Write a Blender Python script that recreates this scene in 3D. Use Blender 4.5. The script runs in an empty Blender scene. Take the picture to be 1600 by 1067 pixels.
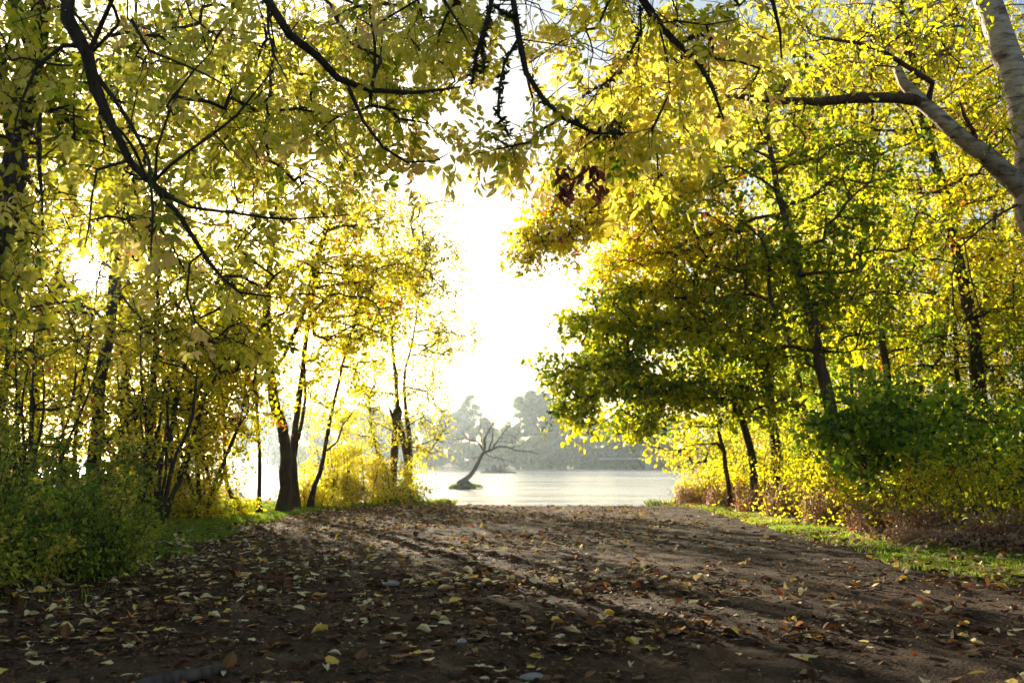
import bpy, math, random
import numpy as np

# ------------------------------------------------------------------ camera, sky, sun, exposure
sc = bpy.context.scene
COL = sc.collection
RAD = math.radians
PITCH = math.atan(188.5 / 1556.0)
CAMZ = 0.9
cam_d = bpy.data.cameras.new('camera')
cam_d.lens = 35.0
cam_d.sensor_width = 36.0
cam_d.clip_start = 0.05
cam_d.clip_end = 12000
cam_d.dof.use_dof = True
cam_d.dof.focus_distance = 7.0
cam_d.dof.aperture_fstop = 3.2
cam = bpy.data.objects.new('camera', cam_d)
COL.objects.link(cam)
cam.location = (0, 0, CAMZ)
cam.rotation_euler = (RAD(90) + PITCH, 0, 0)
sc.camera = cam

SUN_AZ = RAD(-23.3)      # from +Y, negative = to the left
SUN_EL = RAD(10.0)
sun_vec = np.array([math.sin(SUN_AZ) * math.cos(SUN_EL), math.cos(SUN_AZ) * math.cos(SUN_EL), math.sin(SUN_EL)])

world = bpy.data.worlds.new('World')
sc.world = world
world.use_nodes = True
wn = world.node_tree
for n in list(wn.nodes):
    wn.nodes.remove(n)
sky = wn.nodes.new('ShaderNodeTexSky')
sky.sky_type = 'NISHITA'
sky.sun_disc = True        # the sun is in the photograph; its own light comes from the lamp, the disc is kept faint
sky.sun_size = RAD(0.9)
sky.sun_intensity = 0.01
sky.sun_elevation = SUN_EL
sky.sun_rotation = SUN_AZ
sky.air_density = 1.0
sky.dust_density = 1.5
sky.ozone_density = 1.0
bg = wn.nodes.new('ShaderNodeBackground')
bg.inputs['Strength'].default_value = 0.05
wo = wn.nodes.new('ShaderNodeOutputWorld')
wn.links.new(sky.outputs[0], bg.inputs['Color'])
wn.links.new(bg.outputs[0], wo.inputs['Surface'])

sl = bpy.data.lights.new('sun', 'SUN')
sl.energy = 5.0
sl.angle = RAD(0.5)
sl.color = (1.0, 0.85, 0.62)
sun = bpy.data.objects.new('sun', sl)
COL.objects.link(sun)
from mathutils import Vector
sun.rotation_euler = Vector(tuple(-sun_vec)).to_track_quat('-Z', 'Y').to_euler()

sc.view_settings.view_transform = 'Standard'
sc.view_settings.look = 'None'
sc.view_settings.exposure = 2.1
sc.view_settings.gamma = 1.0
sc.render.engine = 'CYCLES'
cy = sc.cycles
cy.max_bounces = 7
cy.diffuse_bounces = 4
cy.glossy_bounces = 2
cy.transmission_bounces = 4
cy.transparent_max_bounces = 4
cy.volume_bounces = 0
cy.sample_clamp_indirect = 6.0
cy.caustics_reflective = False
cy.caustics_refractive = False

# ------------------------------------------------------------------ helpers
CP, SP = math.cos(PITCH), math.sin(PITCH)
def at(px, py, Y):
    """point of the place seen at pixel (px,py) of the 1600x1067 photograph at depth Y"""
    u = (px - 800) / 1556.0
    v = (533.5 - py) / 1556.0
    dy = CP - v * SP
    dz = SP + v * CP
    s = Y / dy
    return np.array([u * s, Y, CAMZ + dz * s])

def _hash(ix, iy, seed):
    n = (ix.astype(np.int64) * 374761393 + iy.astype(np.int64) * 668265263 + seed * 1442695) & 0x7fffffff
    n = ((n ^ (n >> 13)) * 1274126177) & 0x7fffffff
    return ((n ^ (n >> 16)) & 0xffff) / 65535.0
def vnoise(x, y, seed=0):
    x = np.asarray(x, float); y = np.asarray(y, float)
    ix = np.floor(x); iy = np.floor(y)
    fx = x - ix; fy = y - iy
    fx = fx * fx * (3 - 2 * fx); fy = fy * fy * (3 - 2 * fy)
    a = _hash(ix, iy, seed); b = _hash(ix + 1, iy, seed)
    c = _hash(ix, iy + 1, seed); d = _hash(ix + 1, iy + 1, seed)
    return (a * (1 - fx) + b * fx) * (1 - fy) + (c * (1 - fx) + d * fx) * fy - 0.5
def smooth(a, b, x):
    t = np.clip((np.asarray(x, float) - a) / (b - a), 0, 1)
    return t * t * (3 - 2 * t)

WATER = -0.5
def terrain(x, y):
    x = np.asarray(x, float); y = np.asarray(y, float)
    x, y = np.broadcast_arrays(x, y)
    z = 0.03 * vnoise(x * .5, y * .5, 1) + 0.02 * vnoise(x * 1.7, y * 1.7, 2)
    z = z - .03 * (np.exp(-((x + 1.05 + .12 * np.sin(y * .35)) / .22) ** 2) + np.exp(-((x - .75 + .12 * np.sin(y * .35)) / .22) ** 2)) * (.6 + vnoise(x * .4, y * .7, 61)) * smooth(24, 20, y)
    z = z + smooth(4.2, 9, np.abs(x)) * 0.25 * smooth(2, 8, y)
    # shoreline: sd > 0 on land
    ctl = np.interp(x, [-400, -40, -14, -9, -6.5, -4.5, -2.5, 3.5, 4.6, 6.5, 10, 16, 60, 400],
                       [60, 60, 44, 32, 24.5, 24.2, 23.6, 22.6, 24.0, 30, 44, 62, 95, 120])
    ctl = ctl + 0.5 * vnoise(x * .35, y * 0 + 3.1, 5) + 0.25 * vnoise(x * 1.6, y * 0 + 8.1, 6)
    sd = ctl - y
    near = z - 0.1 * smooth(2.5, 0, sd)
    near = np.where(sd > 0, near, z - 0.1 - 1.4 * smooth(0, 2.2, -sd))
    far = -1.6 + 2.6 * smooth(214, 224, y + 5 * vnoise(x * .03, y * .0, 9)) + 3 * smooth(230, 900, y)
    return np.where(y > 150, far, near)

class Mesh:
    """collects quads and per-face tint, builds one mesh object"""
    def __init__(self):
        self.v = []; self.f = []; self.t = []; self.n = 0
    def add(self, v, f, t=0.5):
        v = np.asarray(v, float).reshape(-1, 3); f = np.asarray(f, int).reshape(-1, 4)
        self.v.append(v); self.f.append(f + self.n); self.n += len(v)
        self.t.append(np.broadcast_to(np.asarray(t, float), (len(f),)))
    def build(self, name, mat, parent=None, smooth_shade=False, origin=None):
        me = self.mesh(name, mat, smooth_shade, origin)
        o = bpy.data.objects.new(name, me)
        COL.objects.link(o)
        if parent is not None:
            o.parent = parent
        elif origin is not None:
            o.location = tuple(origin)
        return o
    def mesh(self, name, mat, smooth_shade=False, origin=None):
        v = np.concatenate(self.v) if self.v else np.zeros((0, 3))
        f = np.concatenate(self.f) if self.f else np.zeros((0, 4), int)
        t = np.concatenate(self.t) if self.t else np.zeros(0)
        if origin is not None:
            v = v - np.asarray(origin)
        me = bpy.data.meshes.new(name)
        me.vertices.add(len(v)); me.vertices.foreach_set('co', v.astype(np.float32).ravel())
        # quads whose last index repeats are triangles
        tri = f[:, 3] == f[:, 2]
        tot = np.where(tri, 3, 4)
        start = np.concatenate([[0], np.cumsum(tot)[:-1]]) if len(f) else np.zeros(0, int)
        keep = np.ones(f.shape, bool); keep[tri, 3] = False
        idx = f[keep]
        me.loops.add(len(idx)); me.loops.foreach_set('vertex_index', idx.astype(np.int32))
        me.polygons.add(len(f)); me.polygons.foreach_set('loop_start', start.astype(np.int32))
        try:
            me.polygons.foreach_set('loop_total', tot.astype(np.int32))
        except Exception:
            pass
        me.polygons.foreach_set('use_smooth', np.full(len(f), smooth_shade))
        at_ = me.attributes.new('tint', 'FLOAT', 'FACE')
        at_.data.foreach_set('value', t.astype(np.float32))
        me.update(calc_edges=True)
        me.materials.append(mat)
        return me

def tag(o, label=None, cat=None, group=None, kind=None):
    if label: o['label'] = label
    if cat: o['category'] = cat
    if group: o['group'] = group
    if kind: o['kind'] = kind
    return o
def empty(name, loc, label=None, cat=None, group=None):
    o = bpy.data.objects.new(name, None)
    COL.objects.link(o)
    o.location = tuple(loc)
    o.empty_display_size = 0.3
    return tag(o, label, cat, group)

def norm(a):
    return a / np.maximum(np.linalg.norm(a, axis=-1, keepdims=True), 1e-9)
def tube(m, P, R, sides=6, t=0.5, rough=0.0, rng=None, cap=True):
    P = np.asarray(P, float); R = np.asarray(R, float) * np.ones(len(P))
    n = len(P)
    T = norm(np.gradient(P, axis=0))
    ref = np.array([0.13, 0.21, 1.0]) if abs(T[:, 2]).mean() < 0.8 else np.array([1.0, 0.17, 0.11])
    U = norm(np.cross(T, ref)); W = np.cross(T, U)
    a = np.arange(sides) * 2 * np.pi / sides
    RR = R[:, None] * np.ones((n, sides))
    if rough and rng is not None:
        RR = RR * (1 + rough * rng.normal(size=RR.shape)) * (1 + rough * rng.normal(size=(1, sides)))
    V = P[:, None, :] + RR[..., None] * (np.cos(a)[None, :, None] * U[:, None, :] + np.sin(a)[None, :, None] * W[:, None, :])
    V = V.reshape(-1, 3)
    i = np.arange(n - 1)[:, None] * sides; j = np.arange(sides)[None, :]; k = (j + 1) % sides
    F = np.stack([i + j, i + k, i + k + sides, i + j + sides], -1).reshape(-1, 4)
    if cap:
        c0 = len(V)
        V = np.concatenate([V, P[-1:]])
        b = (n - 1) * sides
        jj = np.arange(sides)
        C_ = np.stack([b + jj, b + (jj + 1) % sides, np.full(sides, c0), np.full(sides, c0)], -1)
        F = np.concatenate([F, C_])
    m.add(V, F, t)

def spline(P, step=0.3, wob=0.0, rng=None):
    """Catmull-Rom resampling of a polyline (N,k) with optional wobble on xyz"""
    P = np.asarray(P, float)
    if len(P) == 2:
        P = np.stack([P[0], (P[0] + P[1]) / 2, P[1]])
    Q = np.concatenate([2 * P[:1] - P[1:2], P, 2 * P[-1:] - P[-2:-1]])
    out = []
    for i in range(len(P) - 1):
        p0, p1, p2, p3 = Q[i], Q[i + 1], Q[i + 2], Q[i + 3]
        n = max(1, int(np.linalg.norm((p2 - p1)[:3]) / step))
        t = (np.arange(n) / n)[:, None]
        out.append(0.5 * (2 * p1 + (p2 - p0) * t + (2 * p0 - 5 * p1 + 4 * p2 - p3) * t * t + (3 * p1 - p0 - 3 * p2 + p3) * t ** 3))
    out.append(P[-1:])
    S = np.concatenate(out)
    if wob and rng is not None and len(S) > 2:
        w = rng.normal(size=(len(S), 3)); w[0] = 0; w[-1] = 0
        w = (w + np.roll(w, 1, 0) + np.roll(w, -1, 0)) / 3; w[0] = 0
        S[:, :3] += w * wob
    return S

# leaf templates: (verts, quads, tint offset per quad)
def leaf_simple(w=0.5, fold=0.12, droop=0.15):
    """length 1 along +Y, normal +Z, folded at the midrib"""
    v = np.array([[0, 0, 0], [0, 1, -droop], [-w * .42, .3, fold], [-w * .36, .66, fold * .7 - droop * .4],
                  [w * .42, .3, fold], [w * .36, .66, fold * .7 - droop * .4]])
    f = np.array([[0, 1, 3, 2], [0, 4, 5, 1]])
    return v, f, np.zeros(2)
def leaf_fine(w=0.42, fold=0.08, droop=0.25, curl=0.0):
    ys = np.array([0, .22, .5, .78, 1.0]); ws = np.array([.04, .8, 1.0, .68, .0]) * w / 2
    z = -droop * ys ** 2 + curl * np.sin(ys * 5)
    mid = np.stack([0 * ys, ys, z], -1)
    L = np.stack([-ws, ys + .02, z + fold * ws / w * 2], -1); Rr = np.stack([ws, ys + .02, z + fold * ws / w * 2], -1)
    v = np.concatenate([mid, L, Rr]); f = []
    for i in range(4):
        f.append([i, i + 1, 5 + i + 1, 5 + i]); f.append([i, 10 + i, 10 + i + 1, i + 1])
    return v, np.array(f), np.array([-.02, .025] * 4)
def leaf_lobed(lobes=5, fold=.1, seed=0, wide=1.0, cup=.12):
    """maple-like leaf, stalk at origin, spread round (0,.45)"""
    r = np.random.default_rng(seed)
    c = np.array([0, .42]); n = lobes * 2
    ang = np.linspace(-150, 150, n + 1)
    pts = []
    for i, a in enumerate(ang):
        rad = (.56 if i % 2 == 0 else .41) * (1 - .25 * abs(a) / 150) * r.uniform(.9, 1.1)
        if i == n // 2: rad = .62
        pts.append([c[0] + wide * rad * math.sin(RAD(a)), c[1] + rad * math.cos(RAD(a))])
    pts = [[0, 0.05]] + pts
    P = np.array(pts); z = cup * (np.abs(P[:, 0])) + r.normal(size=len(P)) * .03
    V = np.concatenate([[[c[0], c[1], 0]], np.column_stack([P, z])])
    f = []
    k = len(P)
    i = 1
    while i <= k:
        a = i; b = i % k + 1; d = (i + 1) % k + 1
        if i + 1 <= k: f.append([0, b, a, a] if False else [0, d, b, a]); i += 2
        else: f.append([0, b, a, a]); i += 1
    return V, np.array(f), np.zeros(len(f))
def merge(parts):
    V, F, T, n = [], [], [], 0
    for v, f, t in parts:
        V.append(v); F.append(f + n); T.append(t); n += len(v)
    return np.concatenate(V), np.concatenate(F), np.concatenate(T)
def xf(tp, scale=1, rz=0, rx=0, ry=0, loc=(0, 0, 0), dt=0):
    v, f, t = tp
    v = v * scale
    for a, (i, j) in ((ry, (2, 0)), (rx, (1, 2)), (rz, (0, 1))):
        c, s = math.cos(a), math.sin(a); w = v.copy()
        w[:, i] = c * v[:, i] - s * v[:, j]; w[:, j] = s * v[:, i] + c * v[:, j]; v = w
    return v + np.asarray(loc), f, t + dt
def compound(seed, pairs=3, L=1.0, lf=0.42):
    """pinnate leaf of opposite leaflets and one at the tip, length about L along +Y"""
    r = np.random.default_rng(seed); parts = []
    ys = np.linspace(.3, .82, pairs)
    rx = np.stack([np.zeros(7), np.linspace(0, .88, 7), -.12 * np.linspace(0, 1, 7) ** 2], -1)
    m = Mesh(); tube(m, rx, .006, 3, cap=False)
    parts.append((np.concatenate(m.v), np.concatenate(m.f), np.full(18, -.1)))
    for i, y in enumerate(ys):
        for s in (-1, 1):
            l = leaf_fine(r.uniform(.42, .54), r.uniform(.05, .16), r.uniform(.05, .5), r.uniform(-.02, .03))
            parts.append(xf(l, lf * r.uniform(.8, 1.1) * (.85 if i == 0 else 1), rz=-s * RAD(r.uniform(40, 70)), ry=r.uniform(-.5, .5), rx=r.uniform(-.45, .1),
                            loc=(0.015 * s, y, -.12 * y * y), dt=r.uniform(-.07, .07)))
    parts.append(xf(leaf_fine(.5, .1, .25), lf * 1.1, rz=r.uniform(-.2, .2), rx=r.uniform(-.3, 0), loc=(0, .86, -.1)))
    v, f, t = merge(parts)
    return v * L, f, t
def rot_from(y, z):
    """matrices whose columns are x,y,z axes; y given exactly, z approximate"""
    y = norm(y); x = norm(np.cross(y, z)); z = np.cross(x, y)
    return np.stack([x, y, z], -1)
def scatter(m, tps, pos, rot, scale, tint, rng):
    n = len(pos)
    if n == 0: return
    which = rng.integers(0, len(tps), n)
    for k, (v, f, t) in enumerate(tps):
        s = which == k; c = int(s.sum())
        if not c: continue
        V = np.einsum('nij,kj->nki', rot[s] * scale[s][:, None, None], v) + pos[s][:, None, :]
        F = f[None] + (np.arange(c) * len(v))[:, None, None]
        T = tint[s][:, None] + t[None]
        m.add(V.reshape(-1, 3), F.reshape(-1, 4), T.ravel())

# ------------------------------------------------------------------ materials
def newmat(name):
    m = bpy.data.materials.new(name); m.use_nodes = True
    nt = m.node_tree
    for n in list(nt.nodes): nt.nodes.remove(n)
    out = nt.nodes.new('ShaderNodeOutputMaterial')
    return m, nt, out
def N(nt, typ, **kw):
    n = nt.nodes.new(typ)
    for k, v in kw.items():
        if k in n.inputs.keys(): n.inputs[k].default_value = v
        else: setattr(n, k, v)
    return n
def ramp(nt, fac, stops, interp='LINEAR'):
    r = nt.nodes.new('ShaderNodeValToRGB'); r.color_ramp.interpolation = interp
    e = r.color_ramp.elements
    while len(e) < len(stops): e.new(0.5)
    for i, (p, c) in enumerate(stops):
        e[i].position = p; e[i].color = (c[0], c[1], c[2], 1)
    nt.links.new(fac, r.inputs[0])
    return r
def leaf_mat(name, stops, trans=0.55, tboost=1.6, rough=0.5, spec=0.35, gloss=True):
    """stops: base colours over the tint 0..1; light passing through is more saturated"""
    m, nt, out = newmat(name)
    a = N(nt, 'ShaderNodeAttribute', attribute_name='tint')
    r = ramp(nt, a.outputs['Fac'], stops)
    p = N(nt, 'ShaderNodeBsdfPrincipled', Roughness=rough)
    p.inputs['Specular IOR Level'].default_value = spec
    nt.links.new(r.outputs[0], p.inputs['Base Color'])
    tst = []
    for q, c in stops:
        mx = max(c)
        tst.append((q, tuple(min(.92, tboost * c[i] * (c[i] / mx) ** 0.35) for i in range(3))))
    r2 = ramp(nt, a.outputs['Fac'], tst)
    tr = N(nt, 'ShaderNodeBsdfTranslucent')
    nt.links.new(r2.outputs[0], tr.inputs['Color'])
    mx = N(nt, 'ShaderNodeMixShader'); mx.inputs[0].default_value = trans
    nt.links.new(p.outputs[0], mx.inputs[1]); nt.links.new(tr.outputs[0], mx.inputs[2])
    nt.links.new(mx.outputs[0], out.inputs['Surface'])
    return m
def bark_mat(name, c1, c2, scale=6, stretch=.18, bump=.6, moss=None, rough=.9):
    m, nt, out = newmat(name)
    tc = N(nt, 'ShaderNodeTexCoord')
    mp = N(nt, 'ShaderNodeMapping'); mp.inputs['Scale'].default_value = (1, 1, stretch)
    nt.links.new(tc.outputs['Object'], mp.inputs[0])
    nz = N(nt, 'ShaderNodeTexNoise', Scale=scale * 4, Detail=6, Roughness=.65)
    nt.links.new(mp.outputs[0], nz.inputs['Vector'])
    r = ramp(nt, nz.outputs['Fac'], [(.3, c1), (.7, c2)])
    col = r.outputs[0]
    if moss:
        n2 = N(nt, 'ShaderNodeTexNoise', Scale=2.3, Detail=5)
        nt.links.new(tc.outputs['Object'], n2.inputs['Vector'])
        mr = ramp(nt, n2.outputs['Fac'], [(.5, (0, 0, 0)), (.62, (1, 1, 1))])
        mix = N(nt, 'ShaderNodeMix', data_type='RGBA')
        nt.links.new(mr.outputs[0], mix.inputs['Factor'])
        nt.links.new(col, mix.inputs[6]); mix.inputs[7].default_value = (*moss, 1)
        col = mix.outputs[2]
    p = N(nt, 'ShaderNodeBsdfPrincipled', Roughness=rough)
    p.inputs['Specular IOR Level'].default_value = .2
    nt.links.new(col, p.inputs['Base Color'])
    b = N(nt, 'ShaderNodeBump', Strength=bump, Distance=.03)
    nt.links.new(nz.outputs['Fac'], b.inputs['Height']); nt.links.new(b.outputs[0], p.inputs['Normal'])
    nt.links.new(p.outputs[0], out.inputs['Surface'])
    return m

M = {}
# foliage: 0 = green, 1 = gold
M['gold'] = leaf_mat('golden_leaves', [(0, (.12, .17, .014)), (.3, (.35, .355, .016)), (.6, (.62, .52, .025)), (.9, (.72, .55, .05)), (1, (.45, .18, .04))], trans=.62, tboost=1.7)
M['green'] = leaf_mat('green_leaves', [(0, (.045, .09, .010)), (.35, (.15, .20, .012)), (.7, (.40, .40, .02)), (1, (.56, .52, .03))], trans=.58, rough=.42, tboost=1.8)
M['ash'] = leaf_mat('pinnate_leaves', [(0, (.12, .17, .02)), (.3, (.33, .37, .035)), (.55, (.62, .56, .09)), (.85, (.84, .70, .20)), (1, (.80, .55, .24))], trans=.68, tboost=1.4)
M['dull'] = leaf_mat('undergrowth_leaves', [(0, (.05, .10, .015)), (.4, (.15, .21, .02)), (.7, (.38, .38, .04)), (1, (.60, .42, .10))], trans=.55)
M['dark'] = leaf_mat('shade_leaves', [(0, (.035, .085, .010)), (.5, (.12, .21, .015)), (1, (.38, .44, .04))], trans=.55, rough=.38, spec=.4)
M['dry'] = leaf_mat('dry_stalks', [(0, (.16, .08, .04)), (.5, (.34, .20, .11)), (.85, (.50, .36, .22)), (1, (.5, .10, .05))], trans=.3, tboost=1.1)
M['brown'] = leaf_mat('dead_leaves', [(0, (.08, .03, .015)), (1, (.20, .07, .03))], trans=.3, tboost=1.2)
M['grass'] = leaf_mat('grass_blades', [(0, (.06, .14, .012)), (.6, (.17, .27, .02)), (1, (.42, .38, .10))], trans=.5, tboost=1.5)
M['far'] = leaf_mat('far_leaves', [(0, (.045, .09, .03)), (.5, (.10, .15, .035)), (1, (.30, .27, .06))], trans=.5, tboost=1.5)
M['willow'] = leaf_mat('willow_leaves', [(0, (.16, .20, .03)), (.5, (.38, .38, .05)), (1, (.60, .50, .07))], trans=.5)
M['litter'] = leaf_mat('fallen_leaves', [(0, (.05, .026, .014)), (.25, (.16, .078, .038)), (.45, (.36, .20, .09)), (.62, (.58, .41, .18)), (.8, (.80, .68, .38)), (.93, (.74, .54, .09)), (1, (.55, .13, .025))], trans=.15, tboost=1.1, rough=.8, spec=.15)
M['bark'] = bark_mat('dark_bark', (.018, .013, .010), (.075, .055, .042), moss=(.05, .06, .02))
M['barkwarm'] = bark_mat('brown_bark', (.04, .026, .018), (.14, .095, .065))
M['barkdry'] = bark_mat('bare_wood', (.035, .025, .02), (.16, .12, .10))
M['moss'] = leaf_mat('moss', [(0, (.02, .022, .01)), (1, (.07, .075, .025))], trans=.2, tboost=1)

def pale_bark():
    m, nt, out = newmat('pale_bark')
    tc = N(nt, 'ShaderNodeTexCoord')
    mp = N(nt, 'ShaderNodeMapping'); mp.inputs['Scale'].default_value = (1.2, 1.2, 5.0)
    nt.links.new(tc.outputs['Object'], mp.inputs[0])
    n1 = N(nt, 'ShaderNodeTexNoise', Scale=4.5, Detail=9, Roughness=.68, Distortion=.4)
    nt.links.new(mp.outputs[0], n1.inputs['Vector'])
    r1 = ramp(nt, n1.outputs['Fac'], [(.34, (.045, .03, .02)), (.42, (.20, .145, .10)), (.50, (.42, .34, .26)), (.70, (.60, .51, .41))])
    n2 = N(nt, 'ShaderNodeTexNoise', Scale=1.5, Detail=3)
    nt.links.new(tc.outputs['Object'], n2.inputs['Vector'])
    # rougher and browner towards the foot of the tree, where the old bark is furrowed
    sx = N(nt, 'ShaderNodeSeparateXYZ'); nt.links.new(tc.outputs['Object'], sx.inputs[0])
    ad = N(nt, 'ShaderNodeMath', operation='MULTIPLY_ADD'); nt.links.new(n2.outputs['Fac'], ad.inputs[0]); ad.inputs[1].default_value = 1.2
    nt.links.new(sx.outputs['Z'], ad.inputs[2])
    rz = ramp(nt, ad.outputs[0], [(0, (1, 1, 1)), (1, (0, 0, 0))])
    mr = N(nt, 'ShaderNodeMapRange'); mr.inputs[1].default_value = 3.2; mr.inputs[2].default_value = 4.3; mr.inputs[3].default_value = 1; mr.inputs[4].default_value = 0
    nt.links.new(ad.outputs[0], mr.inputs[0])
    mp2 = N(nt, 'ShaderNodeMapping'); mp2.inputs['Scale'].default_value = (1, 1, .16)
    nt.links.new(tc.outputs['Object'], mp2.inputs[0])
    n3 = N(nt, 'ShaderNodeTexNoise', Scale=22, Detail=5, Distortion=.5); nt.links.new(mp2.outputs[0], n3.inputs['Vector'])
    r3 = ramp(nt, n3.outputs['Fac'], [(.35, (.045, .03, .02)), (.6, (.24, .18, .13))])
    mix = N(nt, 'ShaderNodeMix', data_type='RGBA')
    nt.links.new(mr.outputs[0], mix.inputs['Factor']); nt.links.new(r1.outputs[0], mix.inputs[6]); nt.links.new(r3.outputs[0], mix.inputs[7])
    p = N(nt, 'ShaderNodeBsdfPrincipled', Roughness=.75)
    nt.links.new(mix.outputs[2], p.inputs['Base Color'])
    b = N(nt, 'ShaderNodeBump', Strength=.7, Distance=.03)
    nt.links.new(n3.outputs['Fac'], b.inputs['Height']); nt.links.new(b.outputs[0], p.inputs['Normal'])
    nt.links.new(p.outputs[0], out.inputs['Surface'])
    return m
M['pale'] = pale_bark()

def ground_mat():
    m, nt, out = newmat('dirt_ground')
    tc = N(nt, 'ShaderNodeTexCoord')
    n1 = N(nt, 'ShaderNodeTexNoise', Scale=.6, Detail=6, Roughness=.6)
    n2 = N(nt, 'ShaderNodeTexNoise', Scale=45, Detail=8, Roughness=.75)
    n3 = N(nt, 'ShaderNodeTexVoronoi', Scale=60)
    for n in (n1, n2, n3): nt.links.new(tc.outputs['Object'], n.inputs['Vector'])
    r = ramp(nt, n2.outputs['Fac'], [(.34, (.010, .006, .003)), (.5, (.042, .023, .012)), (.63, (.105, .060, .031)), (.76, (.27, .17, .095))])
    r1 = ramp(nt, n1.outputs['Fac'], [(.35, (.55, .55, .55)), (.65, (1.35, 1.3, 1.25))])
    mul = N(nt, 'ShaderNodeMix', data_type='RGBA', blend_type='MULTIPLY'); mul.inputs['Factor'].default_value = 1
    nt.links.new(r.outputs[0], mul.inputs[6]); nt.links.new(r1.outputs[0], mul.inputs[7])
    p = N(nt, 'ShaderNodeBsdfPrincipled', Roughness=.95); p.inputs['Specular IOR Level'].default_value = .15
    nt.links.new(mul.outputs[2], p.inputs['Base Color'])
    b = N(nt, 'ShaderNodeBump', Strength=.7, Distance=.012)
    nt.links.new(n2.outputs['Fac'], b.inputs['Height'])
    b2 = N(nt, 'ShaderNodeBump', Strength=.5, Distance=.012)
    nt.links.new(n3.outputs['Distance'], b2.inputs['Height']); nt.links.new(b.outputs[0], b2.inputs['Normal'])
    nt.links.new(b2.outputs[0], p.inputs['Normal'])
    nt.links.new(p.outputs[0], out.inputs['Surface'])
    return m
M['ground'] = ground_mat()
def water_mat():
    m, nt, out = newmat('river_water')
    tc = N(nt, 'ShaderNodeTexCoord')
    mp = N(nt, 'ShaderNodeMapping'); mp.inputs['Scale'].default_value = (.25, 1, 1)
    nt.links.new(tc.outputs['Object'], mp.inputs[0])
    n1 = N(nt, 'ShaderNodeTexNoise', Scale=3.0, Detail=5, Roughness=.6)
    n2 = N(nt, 'ShaderNodeTexNoise', Scale=.22, Detail=3)
    for n in (n1, n2): nt.links.new(mp.outputs[0], n.inputs['Vector'])
    p = N(nt, 'ShaderNodeBsdfPrincipled', Roughness=.2)
    p.inputs['Base Color'].default_value = (.05, .07, .08, 1)
    p.inputs['Specular IOR Level'].default_value = .9
    b2 = N(nt, 'ShaderNodeBump', Strength=.3, Distance=.3)
    nt.links.new(n2.outputs['Fac'], b2.inputs['Height'])
    b = N(nt, 'ShaderNodeBump', Strength=.35, Distance=.07)
    nt.links.new(n1.outputs['Fac'], b.inputs['Height']); nt.links.new(b2.outputs[0], b.inputs['Normal'])
    mp3 = N(nt, 'ShaderNodeMapping'); mp3.inputs['Scale'].default_value = (.012, .11, 1)
    nt.links.new(tc.outputs['Object'], mp3.inputs[0])
    n3 = N(nt, 'ShaderNodeTexNoise', Scale=2.5, Detail=5, Roughness=.6); nt.links.new(mp3.outputs[0], n3.inputs['Vector'])
    mr = N(nt, 'ShaderNodeMapRange'); nt.links.new(n3.outputs['Fac'], mr.inputs[0])
    mr.inputs[1].default_value = .38; mr.inputs[2].default_value = .62; mr.inputs[3].default_value = .08; mr.inputs[4].default_value = .30
    nt.links.new(mr.outputs[0], p.inputs['Roughness'])
    nt.links.new(b.outputs[0], p.inputs['Normal'])
    nt.links.new(p.outputs[0], out.inputs['Surface'])
    return m
M['water'] = water_mat()
def plain(name, c, rough=.8, var=.3, scale=8):
    m, nt, out = newmat(name)
    tc = N(nt, 'ShaderNodeTexCoord'); n1 = N(nt, 'ShaderNodeTexNoise', Scale=scale, Detail=5)
    nt.links.new(tc.outputs['Object'], n1.inputs['Vector'])
    r = ramp(nt, n1.outputs['Fac'], [(.3, tuple(x * (1 - var) for x in c)), (.7, tuple(min(1, x * (1 + var)) for x in c))])
    p = N(nt, 'ShaderNodeBsdfPrincipled', Roughness=rough)
    nt.links.new(r.outputs[0], p.inputs['Base Color'])
    b = N(nt, 'ShaderNodeBump', Strength=.4, Distance=.02); nt.links.new(n1.outputs['Fac'], b.inputs['Height']); nt.links.new(b.outputs[0], p.inputs['Normal'])
    nt.links.new(p.outputs[0], out.inputs['Surface'])
    return m
M['concrete'] = plain('concrete', (.38, .38, .37))
M['steel'] = plain('weathered_steel', (.22, .25, .26))
M['stone'] = plain('grey_stone', (.26, .24, .22), scale=25)
M['soil'] = plain('dark_soil', (.06, .045, .03), scale=6, rough=.95)

# ------------------------------------------------------------------ ground, water
def axis(lo, hi, fine_lo, fine_hi, step, grow=1.13):
    a = list(np.arange(fine_lo, fine_hi + 1e-6, step))
    s = step
    while a[-1] < hi: s = min(s * grow, 60); a.append(a[-1] + s)
    s = step
    while a[0] > lo: s = min(s * grow, 60); a.insert(0, a[0] - s)
    return np.array(a)
gx = axis(-1500, 1500, -6, 6, .05)
gy = axis(-60, 3000, 3.0, 26, .07)
X, Yg = np.meshgrid(gx, gy)
Z = terrain(X, Yg)
fine = smooth(9, 6, np.abs(X)) * smooth(27, 24, Yg) * smooth(1.5, 3, Yg)
Z = Z + fine * (.022 * vnoise(X * 6, Yg * 6, 11) + .016 * vnoise(X * 15, Yg * 15, 12))
m = Mesh()
ny, nx = X.shape
ii = np.arange((ny - 1))[:, None] * nx + np.arange(nx - 1)[None]
m.add(np.stack([X, Yg, Z], -1).reshape(-1, 3), np.stack([ii, ii + 1, ii + nx + 1, ii + nx], -1).reshape(-1, 4))
g = m.build('ground', M['ground'], smooth_shade=True)
tag(g, kind='structure')
m = Mesh()
wx = axis(-1500, 1500, -10, 10, 2, 1.2); wy = np.array([20, 40, 60, 90, 130, 180, 240.])
X, Yg = np.meshgrid(wx, wy); nx = len(wx)
ii = np.arange(len(wy) - 1)[:, None] * nx + np.arange(nx - 1)[None]
m.add(np.stack([X, Yg, 0 * X + WATER], -1).reshape(-1, 3), np.stack([ii, ii + 1, ii + nx + 1, ii + nx], -1).reshape(-1, 4))
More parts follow.
